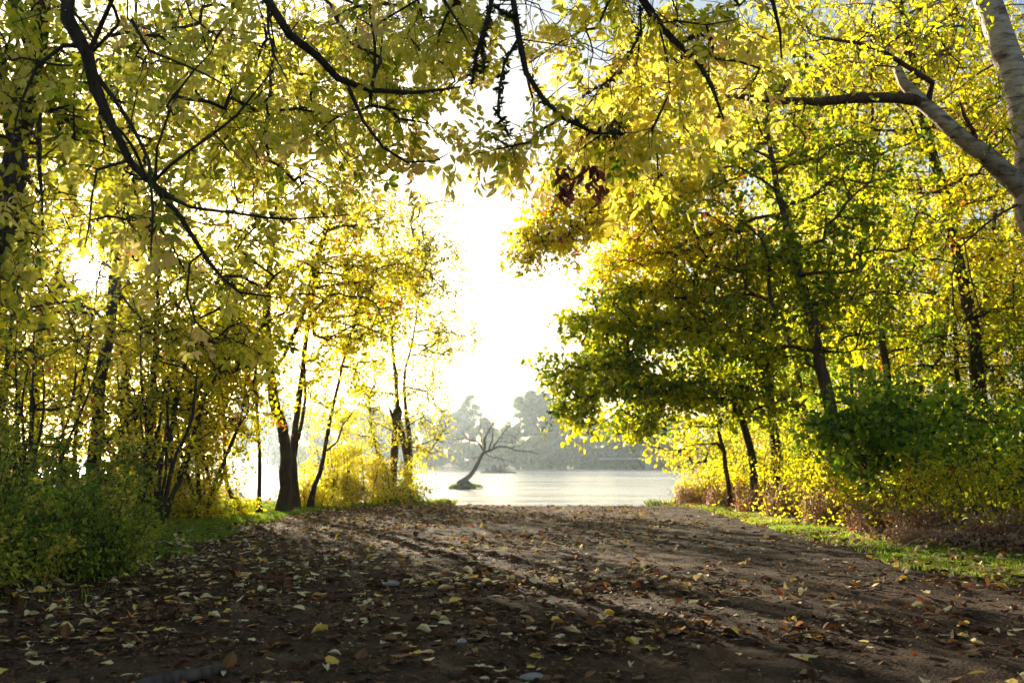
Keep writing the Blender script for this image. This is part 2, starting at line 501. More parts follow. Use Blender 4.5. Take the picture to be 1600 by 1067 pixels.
tag(m.build('river_water', M['water']), kind='structure')

def gz(x, y):
    return float(terrain(x, y))

# ------------------------------------------------------------------ tree growing
def blob_points(blobs, rng, shell=.45):
    """blobs: (px, py, Y, rx_px, ry_px, depth_radius_m, n) -> points inside the ellipsoids, denser to the outside"""
    out = []
    for (px, py, Y, rx, ry, rd, n) in blobs:
        c = at(px, py, Y); k = Y / 1556.0
        d = norm(rng.normal(size=(n, 3))) * (rng.random((n, 1)) ** (1 / 3 * (1 - shell) + .05))
        out.append(c + d * np.array([rx * k, rd, ry * k]))
    return np.concatenate(out)

def grow(trunks, pts, rng, seg=.35, tip=.006, exp=.5, lift=.7, wob=.05):
    """trunks: list of arrays (n,4) x,y,z,r. Branches reach every point from the nearest good node of the growing skeleton."""
    P = np.concatenate([t[:, :3] for t in trunks]); 
    node = [p for p in P]; par = []; trunk_r = np.concatenate([t[:, 3] for t in trunks])
    b = 0
    for t in trunks:
        par += [-1] + list(range(b, b + len(t) - 1)); b += len(t)
    cap = 60000
    A = np.zeros((cap, 3)); A[:len(P)] = P; n = len(P)
    L = np.zeros(cap)           # length from the trunk
    parA = np.full(cap, -1); parA[:n] = par
    lowcut = np.zeros(cap)
    # keep boughs off the foot of the trunk
    for t, b0 in zip(trunks, np.cumsum([0] + [len(t) for t in trunks])[:-1]):
        h = np.linspace(0, 1, len(t)); lowcut[b0:b0 + len(t)] = np.where(h < .22, 3.0, 0)
    order = np.argsort(np.min(np.linalg.norm(pts[:, None, :] - P[None, ::3], axis=2), axis=1))
    paths = []
    for i in order:
        p = pts[i]
        d = A[:n] - p
        dist = np.sqrt((d ** 2).sum(1))
        cost = dist + .28 * L[:n] + lift * np.maximum(0, d[:, 2]) + lowcut[:n]
        j = int(np.argmin(cost)); D = dist[j]
        k = max(2, int(D / seg) + 1)
        t = np.linspace(0, 1, k + 1)[1:, None]
        q = A[j] + (p - A[j]) * t
        bow = np.sin(t * np.pi) * D * .10
        q[:, 2] += bow[:, 0] * rng.uniform(-.6, 1.4)
        w = np.cumsum(rng.normal(size=(k, 3)) * wob * seg / .35, axis=0); w -= w[-1] * t
        q += w * min(1, D)
        if n + k > cap: break
        idx = np.arange(n, n + k)
        A[idx] = q; parA[idx] = np.concatenate([[j], idx[:-1]])
        L[idx] = L[j] + D * t[:, 0]
        paths.append((j, idx)); n += k
    cnt = np.zeros(n)
    tips = np.array([pa[1][-1] for pa in paths]); cnt[tips] += 1
    for i in range(n - 1, -1, -1):
        if parA[i] >= 0: cnt[parA[i]] += cnt[i]
    R = tip * np.maximum(cnt, 1) ** exp
    R[:len(P)] = trunk_r
    return A[:n], parA[:n], R, paths

def branch_mesh(m, A, R, paths, rng, sides=5, maxr=.5):
    for j, idx in paths:
        r = R[idx]
        r0 = min(R[j], r[0] * 1.15)
        tube(m, np.concatenate([A[j:j + 1], A[idx]]), np.concatenate([[r0], r]), sides if r[0] > .02 else (4 if r[0] > .01 else 3))
def twig_dress(m, tip_p, tip_d, rng, n, length, r=.004, down=.2):
    """n twigs at every tip; returns leaf anchor points and directions along them"""
    k = len(tip_p)
    base = np.repeat(tip_p, n, 0) - np.repeat(tip_d, n, 0) * rng.random((k * n, 1)) * length * .9
    d = norm(np.repeat(tip_d, n, 0) * .8 + rng.normal(size=(k * n, 3)) * .75 + np.array([0, 0, -down]))
    ln = length * rng.uniform(.5, 1.2, (k * n, 1))
    mid = base + d * ln * .5 + rng.normal(size=(k * n, 3)) * ln * .05
    end = base + d * ln + np.array([0, 0, -down]) * ln * .4
    # three-sided twigs, vectorised
    u = norm(np.cross(d, np.array([.3, .2, 1.]))) * r; w = np.cross(d, u)
    ring = lambda c, s: np.stack([c + u * s, c - u * .5 * s + w * .86 * s, c - u * .5 * s - w * .86 * s], 1)
    V = np.concatenate([ring(base, 1), ring(mid, .75), ring(end, .4)], 1)
    f0 = np.array([[0, 1, 4, 3], [1, 2, 5, 4], [2, 0, 3, 5], [3, 4, 7, 6], [4, 5, 8, 7], [5, 3, 6, 8]])
    F = f0[None] + (np.arange(k * n) * 9)[:, None, None]
    m.add(V.reshape(-1, 3), F.reshape(-1, 4))
    return base, mid, end, d
CAMP = np.array([0, 0, CAMZ])
def gap(p, rng, k=.022):
    d = p - CAMP; t = d @ sun_vec
    off = np.linalg.norm(d - t[:, None] * sun_vec, axis=1) / np.maximum(t, .1)
    return rng.random(len(p)) > np.exp(-(off / k) ** 2) * 1.4
def put_leaves(m, tps, base, mid, end, d, rng, per, size, tint0, tspread, tipbias=.5, spread=.05, up=.3, hang=.35):
    k = len(base)
    t = rng.random((k, per)) ** tipbias
    t = t[..., None]
    p = (1 - t) ** 2 * base[:, None] + 2 * t * (1 - t) * mid[:, None] + t * t * end[:, None]
    p = p + rng.normal(size=p.shape) * spread
    p = p.reshape(-1, 3)
    dd = np.repeat(d, per, 0)
    tt = np.repeat(tint0, per) + rng.normal(size=len(p)) * tspread
    kp = gap(p, rng); p = p[kp]; dd = dd[kp]; tt = tt[kp]
    y = norm(dd * .5 + rng.normal(size=p.shape) * .8 + np.array([0, 0, -hang]))
    z = norm(rng.normal(size=p.shape) * .7 + np.array([0, 0, up]))
    s = size * rng.uniform(.65, 1.2, len(p))
    scatter(m, tps, p, rot_from(y, z), s, np.clip(tt, 0, 1), rng)
SIMPLE = [leaf_simple(.55), leaf_simple(.62, .2, .3), leaf_simple(.5, .05, .05), leaf_simple(.7, .15, .2)]
BROAD = [leaf_lobed(5, seed=s, cup=.15 + .1 * (s % 3)) for s in range(4)]
COMP = [compound(s, pairs=2 + s % 2) for s in range(6)]

def tree(name, label, trunks, blobs, seed, mats=('bark', 'gold'), size=.09, tint=(.5, .2), tsp=.12, twigs=4, tl=.45, per=7, group=None, cat='tree',
         tips=SIMPLE, lift=.7, sides=9, hang=.35, tip=.0075, exp=.46, parts=('trunk', 'crown'), extra_pts=None, down=.2, spread=.05, wob=.03, foot=True, seg=.35, twr=.005, world_pts=False, boughs=0):
    """trunks: list of [(px,py,Y,r), ...] from the foot up (first one stands on the ground)"""
    rng = np.random.default_rng(seed)
    rs = 1.0 if name in ('pale_barked_tree', 'young_ash_tree', 'background_tree', 'maple_sapling') else .66
    T = []
    for ti, tr in enumerate(trunks):
        P = []
        for q in tr:
            P.append(list(q[:4]) if world_pts else [*at(*q[:3]), q[3]])
        P = np.array(P)
        if ti == 0 and foot:
            x, y = P[0, 0], P[0, 1]; P[0, 2] = gz(x, y) - .06
        T.append(spline(P, .25, wob, rng))
    base = T[0][0, :3].copy(); base[2] = gz(base[0], base[1]) if foot else base[2]
    root = empty(name, base, label, cat, group)
    mt = Mesh(); mb = Mesh()
    for ti, t in enumerate(T):
        r = t[:, 3] * rs
        if ti == 0 and foot:
            h = t[:, 2] - base[2]; r = r * (1 + .75 * np.exp(-np.maximum(h, 0) / .18))
        tube(mb if boughs and ti >= boughs else mt, t[:, :3], r, sides if r.max() > .03 else 5, rough=.035, rng=rng)
    if blobs or extra_pts is not None:
        for t in T: t[:, 3] *= rs
        pts = blob_points(blobs, rng) if blobs else extra_pts
        if blobs and extra_pts is not None: pts = np.concatenate([pts, extra_pts])
        gr = np.array([gz(p[0], p[1]) for p in pts]); pts = pts[pts[:, 2] > gr + .25]
        A, par, R, paths = grow(T, pts, rng, lift=lift, tip=tip, exp=exp, seg=seg)
        branch_mesh(mb if boughs else mt, A, R, paths, rng)
        tipi = np.array([pa[1][-1] for pa in paths]); prv = np.array([pa[1][-2] if len(pa[1]) > 1 else pa[0] for pa in paths])
        td = norm(A[tipi] - A[prv])
        mc = Mesh()
        base_, mid, end, d = twig_dress(mb if boughs else mt, A[tipi], td, rng, twigs, tl, down=down, r=twr)
        ct = np.repeat(np.clip(rng.normal(tint[0], tint[1], len(tipi)), 0, 1), twigs)
        put_leaves(mc, tips, base_, mid, end, d, rng, per, size, ct, tsp, hang=hang, spread=spread)
        mc.build(parts[1], M[mats[1]], root, origin=base)
    if boughs: mb.build('boughs', M['barkwarm'], root, smooth_shade=True, origin=base)
    o = mt.build(parts[0], M[mats[0]], root, smooth_shade=True, origin=base)
    return root

# ------------------------------------------------------------------ left wood
tree('woodland_tree', 'thick dark trunk rising out of the shrubs at the far left, leaning slightly right',
     [[(138, 800, 15, .17), (148, 700, 15, .15), (163, 570, 15, .135), (178, 440, 15.3, .115), (192, 300, 16, .09), (205, 120, 16, .05), (215, -20, 16, .03)],
      [(158, 700, 15, .05), (200, 660, 14.6, .05), (270, 625, 14.3, .042), (340, 590, 14.2, .03), (410, 562, 14.1, .016)],
      [(172, 505, 15.2, .05), (120, 470, 15, .04), (60, 480, 14.6, .03), (0, 470, 14.2, .02)]],
     [(170, 330, 15.5, 230, 170, 2.0, 105), (60, 150, 16, 170, 150, 2.0, 80), (300, 150, 16, 170, 160, 2.2, 100), (320, 520, 14.5, 110, 70, 1.2, 30)],
     11, tint=(.6, .2), size=.085)
tree('woodland_tree', 'thickest dark trunk standing on the sunlit grass bank beside thinner stems',
     [[(443, 800, 18, .18), (446, 740, 18, .155), (444, 690, 18, .15), (428, 620, 18, .135), (421, 560, 18, .125), (415, 480, 18, .10), (424, 380, 18, .08), (438, 250, 18, .06), (430, 90, 18, .03)],
      [(423, 590, 18, .04), (470, 500, 18, .06), (500, 380, 17.8, .05), (560, 260, 17.5, .03)]],
     [(450, 330, 18, 190, 210, 2.2, 210), (560, 430, 18, 110, 130, 1.6, 70), (420, 110, 18, 160, 120, 2, 80), (350, 560, 17, 100, 60, 1.5, 50)],
     12, tint=(.56, .17), size=.085)
tree('woodland_tree', 'slim straight trunk close behind the thickest trunk on the left bank',
     [[(460, 795, 18.8, .13), (457, 740, 18.8, .11), (459, 680, 18.8, .095), (468, 600, 18.8, .08), (485, 480, 18.8, .06), (510, 330, 18.6, .04)],
      [(460, 715, 18.8, .06), (472, 650, 18.8, .05), (478, 590, 18.8, .04), (476, 520, 18.8, .03)]],
     [(500, 430, 18.8, 100, 150, 1.4, 90), (500, 580, 18.8, 80, 40, 1.2, 22)], 13, tint=(.56, .17))
tree('leaning_sapling', 'thin dark stem leaning right with a side branch above the sunlit bank',
     [[(484, 793, 19, .085), (494, 760, 19, .07), (505, 715, 19, .06), (517, 660, 19, .05), (527, 610, 19, .042), (545, 530, 19, .03), (575, 430, 19, .02)],
      [(511, 704, 19, .035), (530, 690, 19, .03), (538, 665, 19, .025), (550, 648, 19, .015)]],
     [(570, 480, 19, 90, 110, 1.3, 80), (530, 610, 19, 70, 30, 1, 16)], 14, tint=(.56, .17))
tree('bank_tree', 'dark forked tree at the water edge with golden hanging leaves',
     [[(642, 773, 23.5, .20), (635, 720, 23.5, .14), (624, 660, 23.5, .10), (618, 600, 23.5, .07), (610, 500, 23.5, .04), (605, 400, 23.5, .02)],
      [(640, 735, 23.5, .11), (640, 690, 23.5, .10), (632, 640, 23.6, .075), (630, 590, 23.6, .05), (650, 500, 23.6, .03), (660, 400, 23.6, .015)]],
     [(640, 490, 23.5, 95, 110, 1.9, 120), (600, 380, 23.5, 90, 90, 1.9, 70), (662, 420, 23.5, 70, 120, 1.5, 34), (665, 650, 23.5, 48, 65, 1.2, 46), (705, 530, 23.5, 45, 36, 1.0, 16), (695, 350, 23.5, 45, 50, 1.0, 18), (575, 640, 23, 50, 50, 1.2, 16)],
     15, mats=('bark', 'willow'), tint=(.6, .2), size=.085, hang=.6, lift=.3, tl=.5)
tree('bank_tree', 'slim stem leaning left from the foot of the broken trunk',
     [[(612, 760, 22.6, .07), (600, 735, 22.6, .06), (589, 700, 22.6, .05), (582, 665, 22.6, .04), (575, 620, 22.6, .025)]],
     [(575, 600, 22.6, 50, 50, 1.0, 26), (560, 660, 22.6, 40, 26, 1, 8)], 16, mats=('bark', 'willow'), tint=(.6, .2), size=.075)
tree('broken_trunk', 'dark dead trunk snapped off jaggedly, upright at the water edge',
     [[(613, 765, 22.2, .13), (617, 720, 22.2, .125), (618, 680, 22.2, .13), (619, 655, 22.2, .15), (621, 640, 22.2, .16), (624, 634, 22.2, .05)],
      [(617, 660, 22.2, .05), (611, 645, 22.2, .05), (608, 636, 22.2, .02)], [(620, 640, 22.2, .03), (622, 610, 22.2, .02), (622, 575, 22.2, .01)]],
     None, 17, cat='dead trunk', wob=.02)
tree('woodland_tree', 'very thin upright trunk left of the thickest trunk on the bank',
     [[(406, 800, 17.4, .065), (403, 740, 17.4, .055), (402, 680, 17.4, .05), (400, 620, 17.4, .04), (398, 520, 17.2, .025)]],
     [(395, 470, 17.2, 90, 100, 1.3, 60)], 18, tint=(.56, .17))
tree('leaning_sapling', 'crooked bent dark stem kinked above the shaded bank',
     [[(378, 806, 17, .07), (368, 785, 17, .06), (355, 762, 17, .055), (350, 735, 17, .05), (350, 700, 17, .045), (348, 640, 17, .035), (340, 560, 17, .02)],
      [(350, 742, 17, .04), (341, 765, 16.9, .04), (327, 790, 16.8, .045), (322, 806, 16.8, .05)]],
     [(335, 560, 17, 90, 80, 1.3, 50), (360, 660, 17, 60, 40, 1, 16)], 19, tint=(.56, .17))
lw = [((300, 806, 16.5, .05), (308, 740, 0, .045), (322, 690, 0, .04), (345, 650, 0, .03), (370, 600, 0, .02), 'thin stem curving right left of the kinked sapling', 'leaning_sapling', .65),
      ((278, 806, 16, .04), (286, 750, 0, .035), (295, 700, 0, .03), (300, 620, 0, .025), (300, 540, 0, .015), 'straight thin pole-like sapling in the left thicket', 'sapling', .55),
      ((215, 812, 14, .11), (222, 760, 0, .09), (230, 690, 0, .08), (240, 610, 0, .07), (245, 480, 0, .05), 'dark mid-sized trunk right of the far-left thick trunk', 'woodland_tree', .5),
      ((205, 815, 13.6, .05), (235, 750, 0, .045), (262, 690, 0, .04), (280, 600, 0, .03), (300, 500, 0, .02), 'slanting dark stem crossing behind the left shrubs', 'leaning_sapling', .55),
      ((120, 760, 17, .06), (118, 700, 0, .055), (125, 620, 0, .05), (138, 540, 0, .04), (150, 470, 0, .02), 'slim stem just left of the far-left thick trunk', 'sapling', .55),
      ((50, 760, 17, .055), (55, 690, 0, .05), (60, 620, 0, .04), (58, 560, 0, .035), (65, 480, 0, .02), 'thin upright stem deep in the far-left thicket', 'sapling', .5),
      ((-30, 760, 15, .09), (-10, 690, 0, .08), (8, 610, 0, .07), (15, 520, 0, .05), (20, 420, 0, .03), 'shaded trunk at the left border above the shrubs', 'woodland_tree', .45)]
for i, (a, b, c, d, e, lab, nm, tn) in enumerate(lw):
    Y = a[2]; tr = [a] + [(q[0], q[1], Y, q[3]) for q in (b, c, d, e)]
    tree(nm, lab, [tr], [(e[0], e[1] - 20, Y, 95, 100, 1.4, 46), ((c[0] + d[0]) / 2, (c[1] + d[1]) / 2, Y, 75, 55, 1.2, 16)], 30 + i, mats=('bark', 'gold'), tint=(tn, .18), size=.08)

def clump(name, label, px, py, Y, n, seed, spread_, top, tint_):
    rg = np.random.default_rng(seed); tr = []
    for i in range(n):
        a = rg.normal() * spread_; tx = px + a; r0 = rg.uniform(.03, .06); b0 = px + a * .12 + rg.normal() * 6
        yy = Y + rg.normal() * .5
        tr.append([(b0, py, yy, r0), (b0 + (tx - b0) * .3 + rg.normal() * 5, py - (py - top) * .33, yy, r0 * .8), (b0 + (tx - b0) * .65 + rg.normal() * 9, py - (py - top) * .66, yy + rg.normal() * .3, r0 * .6), (tx, top + rg.uniform(-50, 50), yy, r0 * .25)])
    return tree(name, label, tr, [(px, top, Y, spread_ * 1.6, 90, 1.2, 50), (px, (top + py) / 2, Y, spread_ * 1.2, 70, 1.0, 30)], seed, mats=('bark', 'gold'), tint=(tint_, .2), size=.075, per=6)
clump('multi_stemmed_shrub', 'dark fan of many thin bare stems between the left trunks', 238, 826, 13.5, 13, 44, 70, 560, .55)
clump('multi_stemmed_shrub', 'loose spray of thin leaning stems just left of the kinked sapling', 318, 812, 15.6, 8, 45, 60, 600, .65)
clump('multi_stemmed_shrub', 'shaded fan of thin stems at the far left behind the border shrub', 45, 800, 12.5, 10, 46, 90, 560, .5)
# wood standing behind, down to the river on the left (copies of four grown saplings)
def copy_tree(root, loc, rz, sc_, label=None):
    r = root.copy(); COL.objects.link(r)
    r.location = tuple(loc); r.rotation_euler = (0, 0, rz); r.scale = (sc_,) * 3
    if label: r['label'] = label
    for ch in root.children:
        c = ch.copy(); COL.objects.link(c); c.parent = r
    return r
def wood_proto(name, label, seed, x, y, h, w, tint, mats, group, n=190, size=.1, low=.25, r0=.13, tips=SIMPLE, twigs=4, per=8):
    rng = np.random.default_rng(seed)
    b = np.array([x, y, gz(x, y)])
    lx, ly = rng.normal(size=2) * .06 * h
    tr = np.array([[x, y, b[2] - .08, r0], [x + lx * .2, y, b[2] + h * .3, r0 * .75], [x + lx * .6, y + ly * .6, b[2] + h * .6, r0 * .5], [x + lx, y + ly, b[2] + h * .95, r0 * .12]])
    d = norm(rng.normal(size=(n, 3))) * (rng.random((n, 1)) ** .4)
    pts = np.array([x + lx * .6, y + ly * .6, b[2] + h * (low + 1) / 2]) + d * np.array([w, w, h * (1 - low) / 2])
    lob = np.array([math.sin(3 * a) * .2 for a in np.arctan2(d[:, 1], d[:, 0])])[:, None] * d * w
    pts = pts + lob
    root = tree(name, label, [[tuple(q) for q in tr]], None, seed, mats=mats, tint=tint, extra_pts=pts, group=group, size=size, tips=tips, twigs=twigs, per=per, world_pts=True)
    return root
GL = 'golden trees crowding the left wood'
GR = 'tall yellow-green trees filling the right wood'
wp = [wood_proto('background_tree', 'slender golden-leaved tree in the depth of the left wood', 101, -8.5, 22, 9.5, 2.4, (.72, .15), ('bark', 'gold'), GL, low=.12),
      wood_proto('background_tree', 'slender golden-leaved tree in the depth of the left wood', 102, -12.0, 25, 12, 2.8, (.6, .15), ('bark', 'gold'), GL, n=240, low=.15),
      wood_proto('background_tree', 'low bushy yellow-green tree in the depth of the left wood', 103, -9.5, 18, 5.5, 2.2, (.5, .18), ('bark', 'gold'), GL, n=190, low=.05, r0=.07)]
wl = [(2, -13.0, 29), (1, -17.5, 24), (1, -20, 32), (2, -14.8, 21), (2, -12.8, 34), (2, -17, 28), (0, -23, 38)]
rr = random.Random(5)
for k, x, y in wl:
    s = rr.uniform(.85, 1.15) * (.72 if k == 2 and abs(x) < 6 else 1)
    copy_tree(wp[k], (x, y, gz(x, y) - .03), rr.uniform(0, 6.28), s)

# ------------------------------------------------------------------ right wood
tree('woodland_tree', 'thickest brown trunk of the right wood, leaning left and sunlit on its upper part',
     [[(1312, 770, 16.5, .19), (1303, 680, 16.5, .17), (1290, 600, 16.5, .155), (1268, 500, 16.5, .13), (1245, 410, 16.5, .11), (1222, 320, 16.5, .09), (1203, 220, 16.5, .06), (1190, 90, 16.5, .03)],
      [(1262, 470, 16.5, .045), (1235, 455, 16.5, .035), (1205, 470, 16.2, .02)]],
     [(1190, 280, 16.5, 200, 170, 2.6, 220), (1230, 480, 16.8, 180, 90, 2.2, 130), (1330, 330, 17, 140, 160, 2, 120)], 51, mats=('barkwarm', 'green'), tint=(.48, .2), size=.095, tips=SIMPLE + BROAD[:2])
tree('spreading_tree', 'low broad green tree reaching left over the water edge',
     [[(1212, 735, 18.5, .16), (1210, 690, 18.5, .145), (1205, 620, 18.5, .125), (1195, 540, 18.5, .10), (1180, 430, 18.4, .07), (1165, 340, 18.2, .04)],
      [(1200, 580, 18.5, .07), (1130, 545, 18.3, .06), (1040, 540, 18, .045), (950, 560, 17.8, .025)],
      [(1204, 620, 18.5, .06), (1140, 625, 18.2, .05), (1060, 620, 18, .035)]],
     [(1060, 560, 18, 170, 60, 1.8, 150), (950, 590, 17.8, 85, 40, 1.2, 70), (905, 640, 17.7, 40, 28, .7, 26), (985, 660, 17.8, 45, 22, .7, 24), (1000, 480, 18, 95, 45, 1.3, 80), (930, 505, 17.8, 55, 22, .7, 30), (1150, 470, 18.2, 160, 100, 2, 130), (1110, 630, 18, 130, 36, 1.4, 60), (1210, 600, 18.4, 110, 70, 1.4, 36), (880, 582, 17.6, 36, 22, .6, 10)],
     52, mats=('bark', 'green'), tint=(.54, .28), size=.10, lift=.4, per=9, tips=SIMPLE + BROAD[:2])
tree('leaning_tree', 'dark trunk leaning left among the right-hand stems above the bramble',
     [[(1182, 742, 18, .12), (1172, 700, 18, .105), (1158, 655, 18, .09), (1145, 610, 18, .075), (1120, 540, 18, .05), (1090, 440, 18, .03)]],
     [(1080, 420, 18, 150, 90, 1.8, 150), (990, 440, 18, 90, 55, 1.4, 60), (1050, 340, 18, 130, 80, 1.8, 90)], 53, mats=('bark', 'gold'), tint=(.68, .16), size=.095, lift=.4)
tree('leaning_tree', 'slim dark stem nearest the water on the right, leaning left',
     [[(1140, 735, 19, .07), (1132, 705, 19, .06), (1122, 670, 19, .05), (1112, 640, 19, .04), (1095, 590, 19, .02)]],
     [(1080, 690, 20, 70, 36, 1.0, 30), (1060, 600, 19, 90, 50, 1.2, 50)], 54, mats=('bark', 'gold'), tint=(.5, .2), size=.09, lift=.2)
tree('woodland_tree', 'upright dark trunk right of the thickest one in the right wood',
     [[(1392, 700, 19.5, .13), (1388, 620, 19.5, .12), (1378, 540, 19.5, .11), (1372, 440, 19.5, .09), (1368, 330, 19.5, .07), (1362, 180, 19.5, .05), (1365, 20, 19.5, .03)]],
     [(1400, 200, 19.5, 190, 190, 2.6, 200), (1420, 450, 20, 150, 130, 2.2, 110)], 55, mats=('bark', 'gold'), tint=(.58, .18), size=.095)
tree('woodland_tree', 'multi-stemmed tree fanning out high in the right wood',
     [[(1352, 720, 22, .15), (1345, 600, 22, .13), (1342, 480, 22, .12), (1340, 380, 22, .11), (1338, 320, 22, .09), (1325, 220, 22, .06), (1300, 120, 22, .035)],
      [(1340, 350, 22, .06), (1365, 260, 22, .05), (1380, 170, 22, .04), (1390, 60, 22, .02)], [(1341, 400, 22, .05), (1375, 330, 22, .045), (1398, 240, 22, .035), (1410, 120, 22, .02)],
      [(1338, 300, 22, .05), (1332, 200, 22, .04), (1340, 60, 22, .02)]],
     [(1320, 110, 22, 210, 160, 3, 220), (1200, 160, 22, 150, 150, 2.6, 150), (1440, 90, 22, 160, 140, 2.5, 120)], 56, mats=('barkwarm', 'gold'), tint=(.5, .18), size=.10)
tree('woodland_tree', 'tall thin tree whose golden boughs overhang the gap on the right',
     [[(1262, 740, 20, .12), (1255, 640, 20, .10), (1230, 520, 20, .09), (1190, 400, 19.5, .075), (1140, 290, 19, .06), (1060, 200, 18, .04), (980, 150, 17, .02)],
      [(1170, 350, 19.2, .04), (1080, 330, 18, .035), (980, 330, 17, .028), (890, 365, 16, .018), (830, 395, 15.4, .01)]],
     [(1040, 210, 17.5, 170, 110, 2, 200), (940, 290, 16.5, 90, 75, 1.3, 100), (880, 345, 16, 60, 45, .9, 48), (830, 385, 15.5, 36, 26, .6, 22), (1030, 330, 17.5, 120, 60, 1.6, 80)],
     57, mats=('barkwarm', 'gold'), tint=(.66, .17), size=.10, lift=.15)
rp = [wood_proto('background_tree', 'tall yellow-green tree deep in the right wood', 201, 11, 26, 13, 3.2, (.54, .2), ('bark', 'gold'), GR, n=280, low=.12, r0=.16),
      wood_proto('background_tree', 'tall yellow-green tree deep in the right wood', 202, 8.5, 30, 11, 3.0, (.6, .2), ('bark', 'gold'), GR, n=260, low=.1),
      wood_proto('background_tree', 'small bright green tree under the tall ones in the right wood', 203, 9.5, 21, 6, 2.3, (.4, .18), ('bark', 'green'), GR, n=200, low=.05, r0=.08)]
wr = [(0, 9.5, 20), (1, 11.5, 25), (0, 13, 17.5), (1, 15.5, 19), (0, 10.5, 30), (0, 17, 24), (1, 14.5, 31), (0, 19.5, 34), (1, 9.8, 35), (0, 12, 41), (0, 14, 22), (1, 16, 28), (2, 12.5, 18), (0, 18, 20), (1, 12, 34), (2, 8.2, 24), (0, 20, 30), (1, 22, 24), (2, 15.5, 16.5), (2, 11, 15.5), (1, 18, 36), (0, 24, 34), (1, 17, 42), (0, 15, 50), (2, 8.6, 28), (2, 10.5, 38), (1, 12.5, 45), (2, 19, 16), (0, 26, 26), (1, 13, 56)]
for k, x, y in wr:
    copy_tree(rp[k], (x, y, gz(x, y) - .03), rr.uniform(0, 6.28), rr.uniform(.85, 1.2))

# ------------------------------------------------------------------ pale-barked tree at the right border
tree('pale_barked_tree', 'pale smooth-barked forked tree at the right border with a long level bough',
     [[(1740, 1000, 8.3, .22), (1710, 700, 8.3, .20), (1680, 520, 8.3, .185), (1645, 400, 8.3, .175), (1622, 330, 8.3, .165), (1614, 285, 8.3, .15), (1612, 230, 8.3, .125), (1597, 160, 8.3, .12), (1573, 80, 8.3, .115), (1546, 0, 8.3, .11), (1520, -80, 8.3, .10), (1480, -260, 8.3, .06)],
      [(1612, 310, 8.3, .095), (1580, 275, 8.28, .088), (1540, 242, 8.2, .076), (1500, 215, 8.15, .068), (1465, 182, 8.1, .06), (1435, 155, 8.1, .06), (1412, 128, 8.1, .045), (1402, 106, 8.1, .035)],
      [(1440, 158, 8.1, .05), (1400, 153, 8.0, .045), (1340, 154, 7.9, .04), (1280, 160, 7.8, .034), (1220, 158, 7.7, .028), (1160, 152, 7.6, .022), (1105, 156, 7.5, .014)],
      [(1450, 165, 8.1, .03), (1458, 130, 8.0, .028), (1420, 105, 7.9, .024), (1380, 78, 7.8, .02), (1340, 66, 7.7, .016), (1295, 60, 7.6, .01)],
      [(1402, 108, 8.1, .02), (1420, 75, 8.1, .018), (1460, 45, 8.0, .014), (1520, 40, 8, .008)],
      [(1530, 235, 8.2, .025), (1520, 205, 8.1, .02), (1505, 180, 8.1, .015), (1500, 160, 8.0, .008)],
      [(1590, 320, 8.3, .012), (1545, 350, 8, .010), (1505, 385, 7.9, .008), (1488, 430, 7.8, .007), (1490, 480, 7.8, .006), (1500, 512, 7.8, .003)],
      [(1505, 370, 7.9, .006), (1518, 430, 7.9, .006), (1530, 480, 7.9, .005), (1540, 508, 7.9, .004), (1558, 505, 7.9, .003)]],
     [(1280, 90, 7.8, 120, 60, .5, 26), (1450, 70, 8, 100, 60, .6, 22), (1540, 180, 8, 60, 60, .5, 10)], 61, mats=('pale', 'gold'), boughs=2, tint=(.4, .15), size=.07, sides=18, twigs=3, per=4, wob=.012, tl=.3, lift=.1, tip=.004)

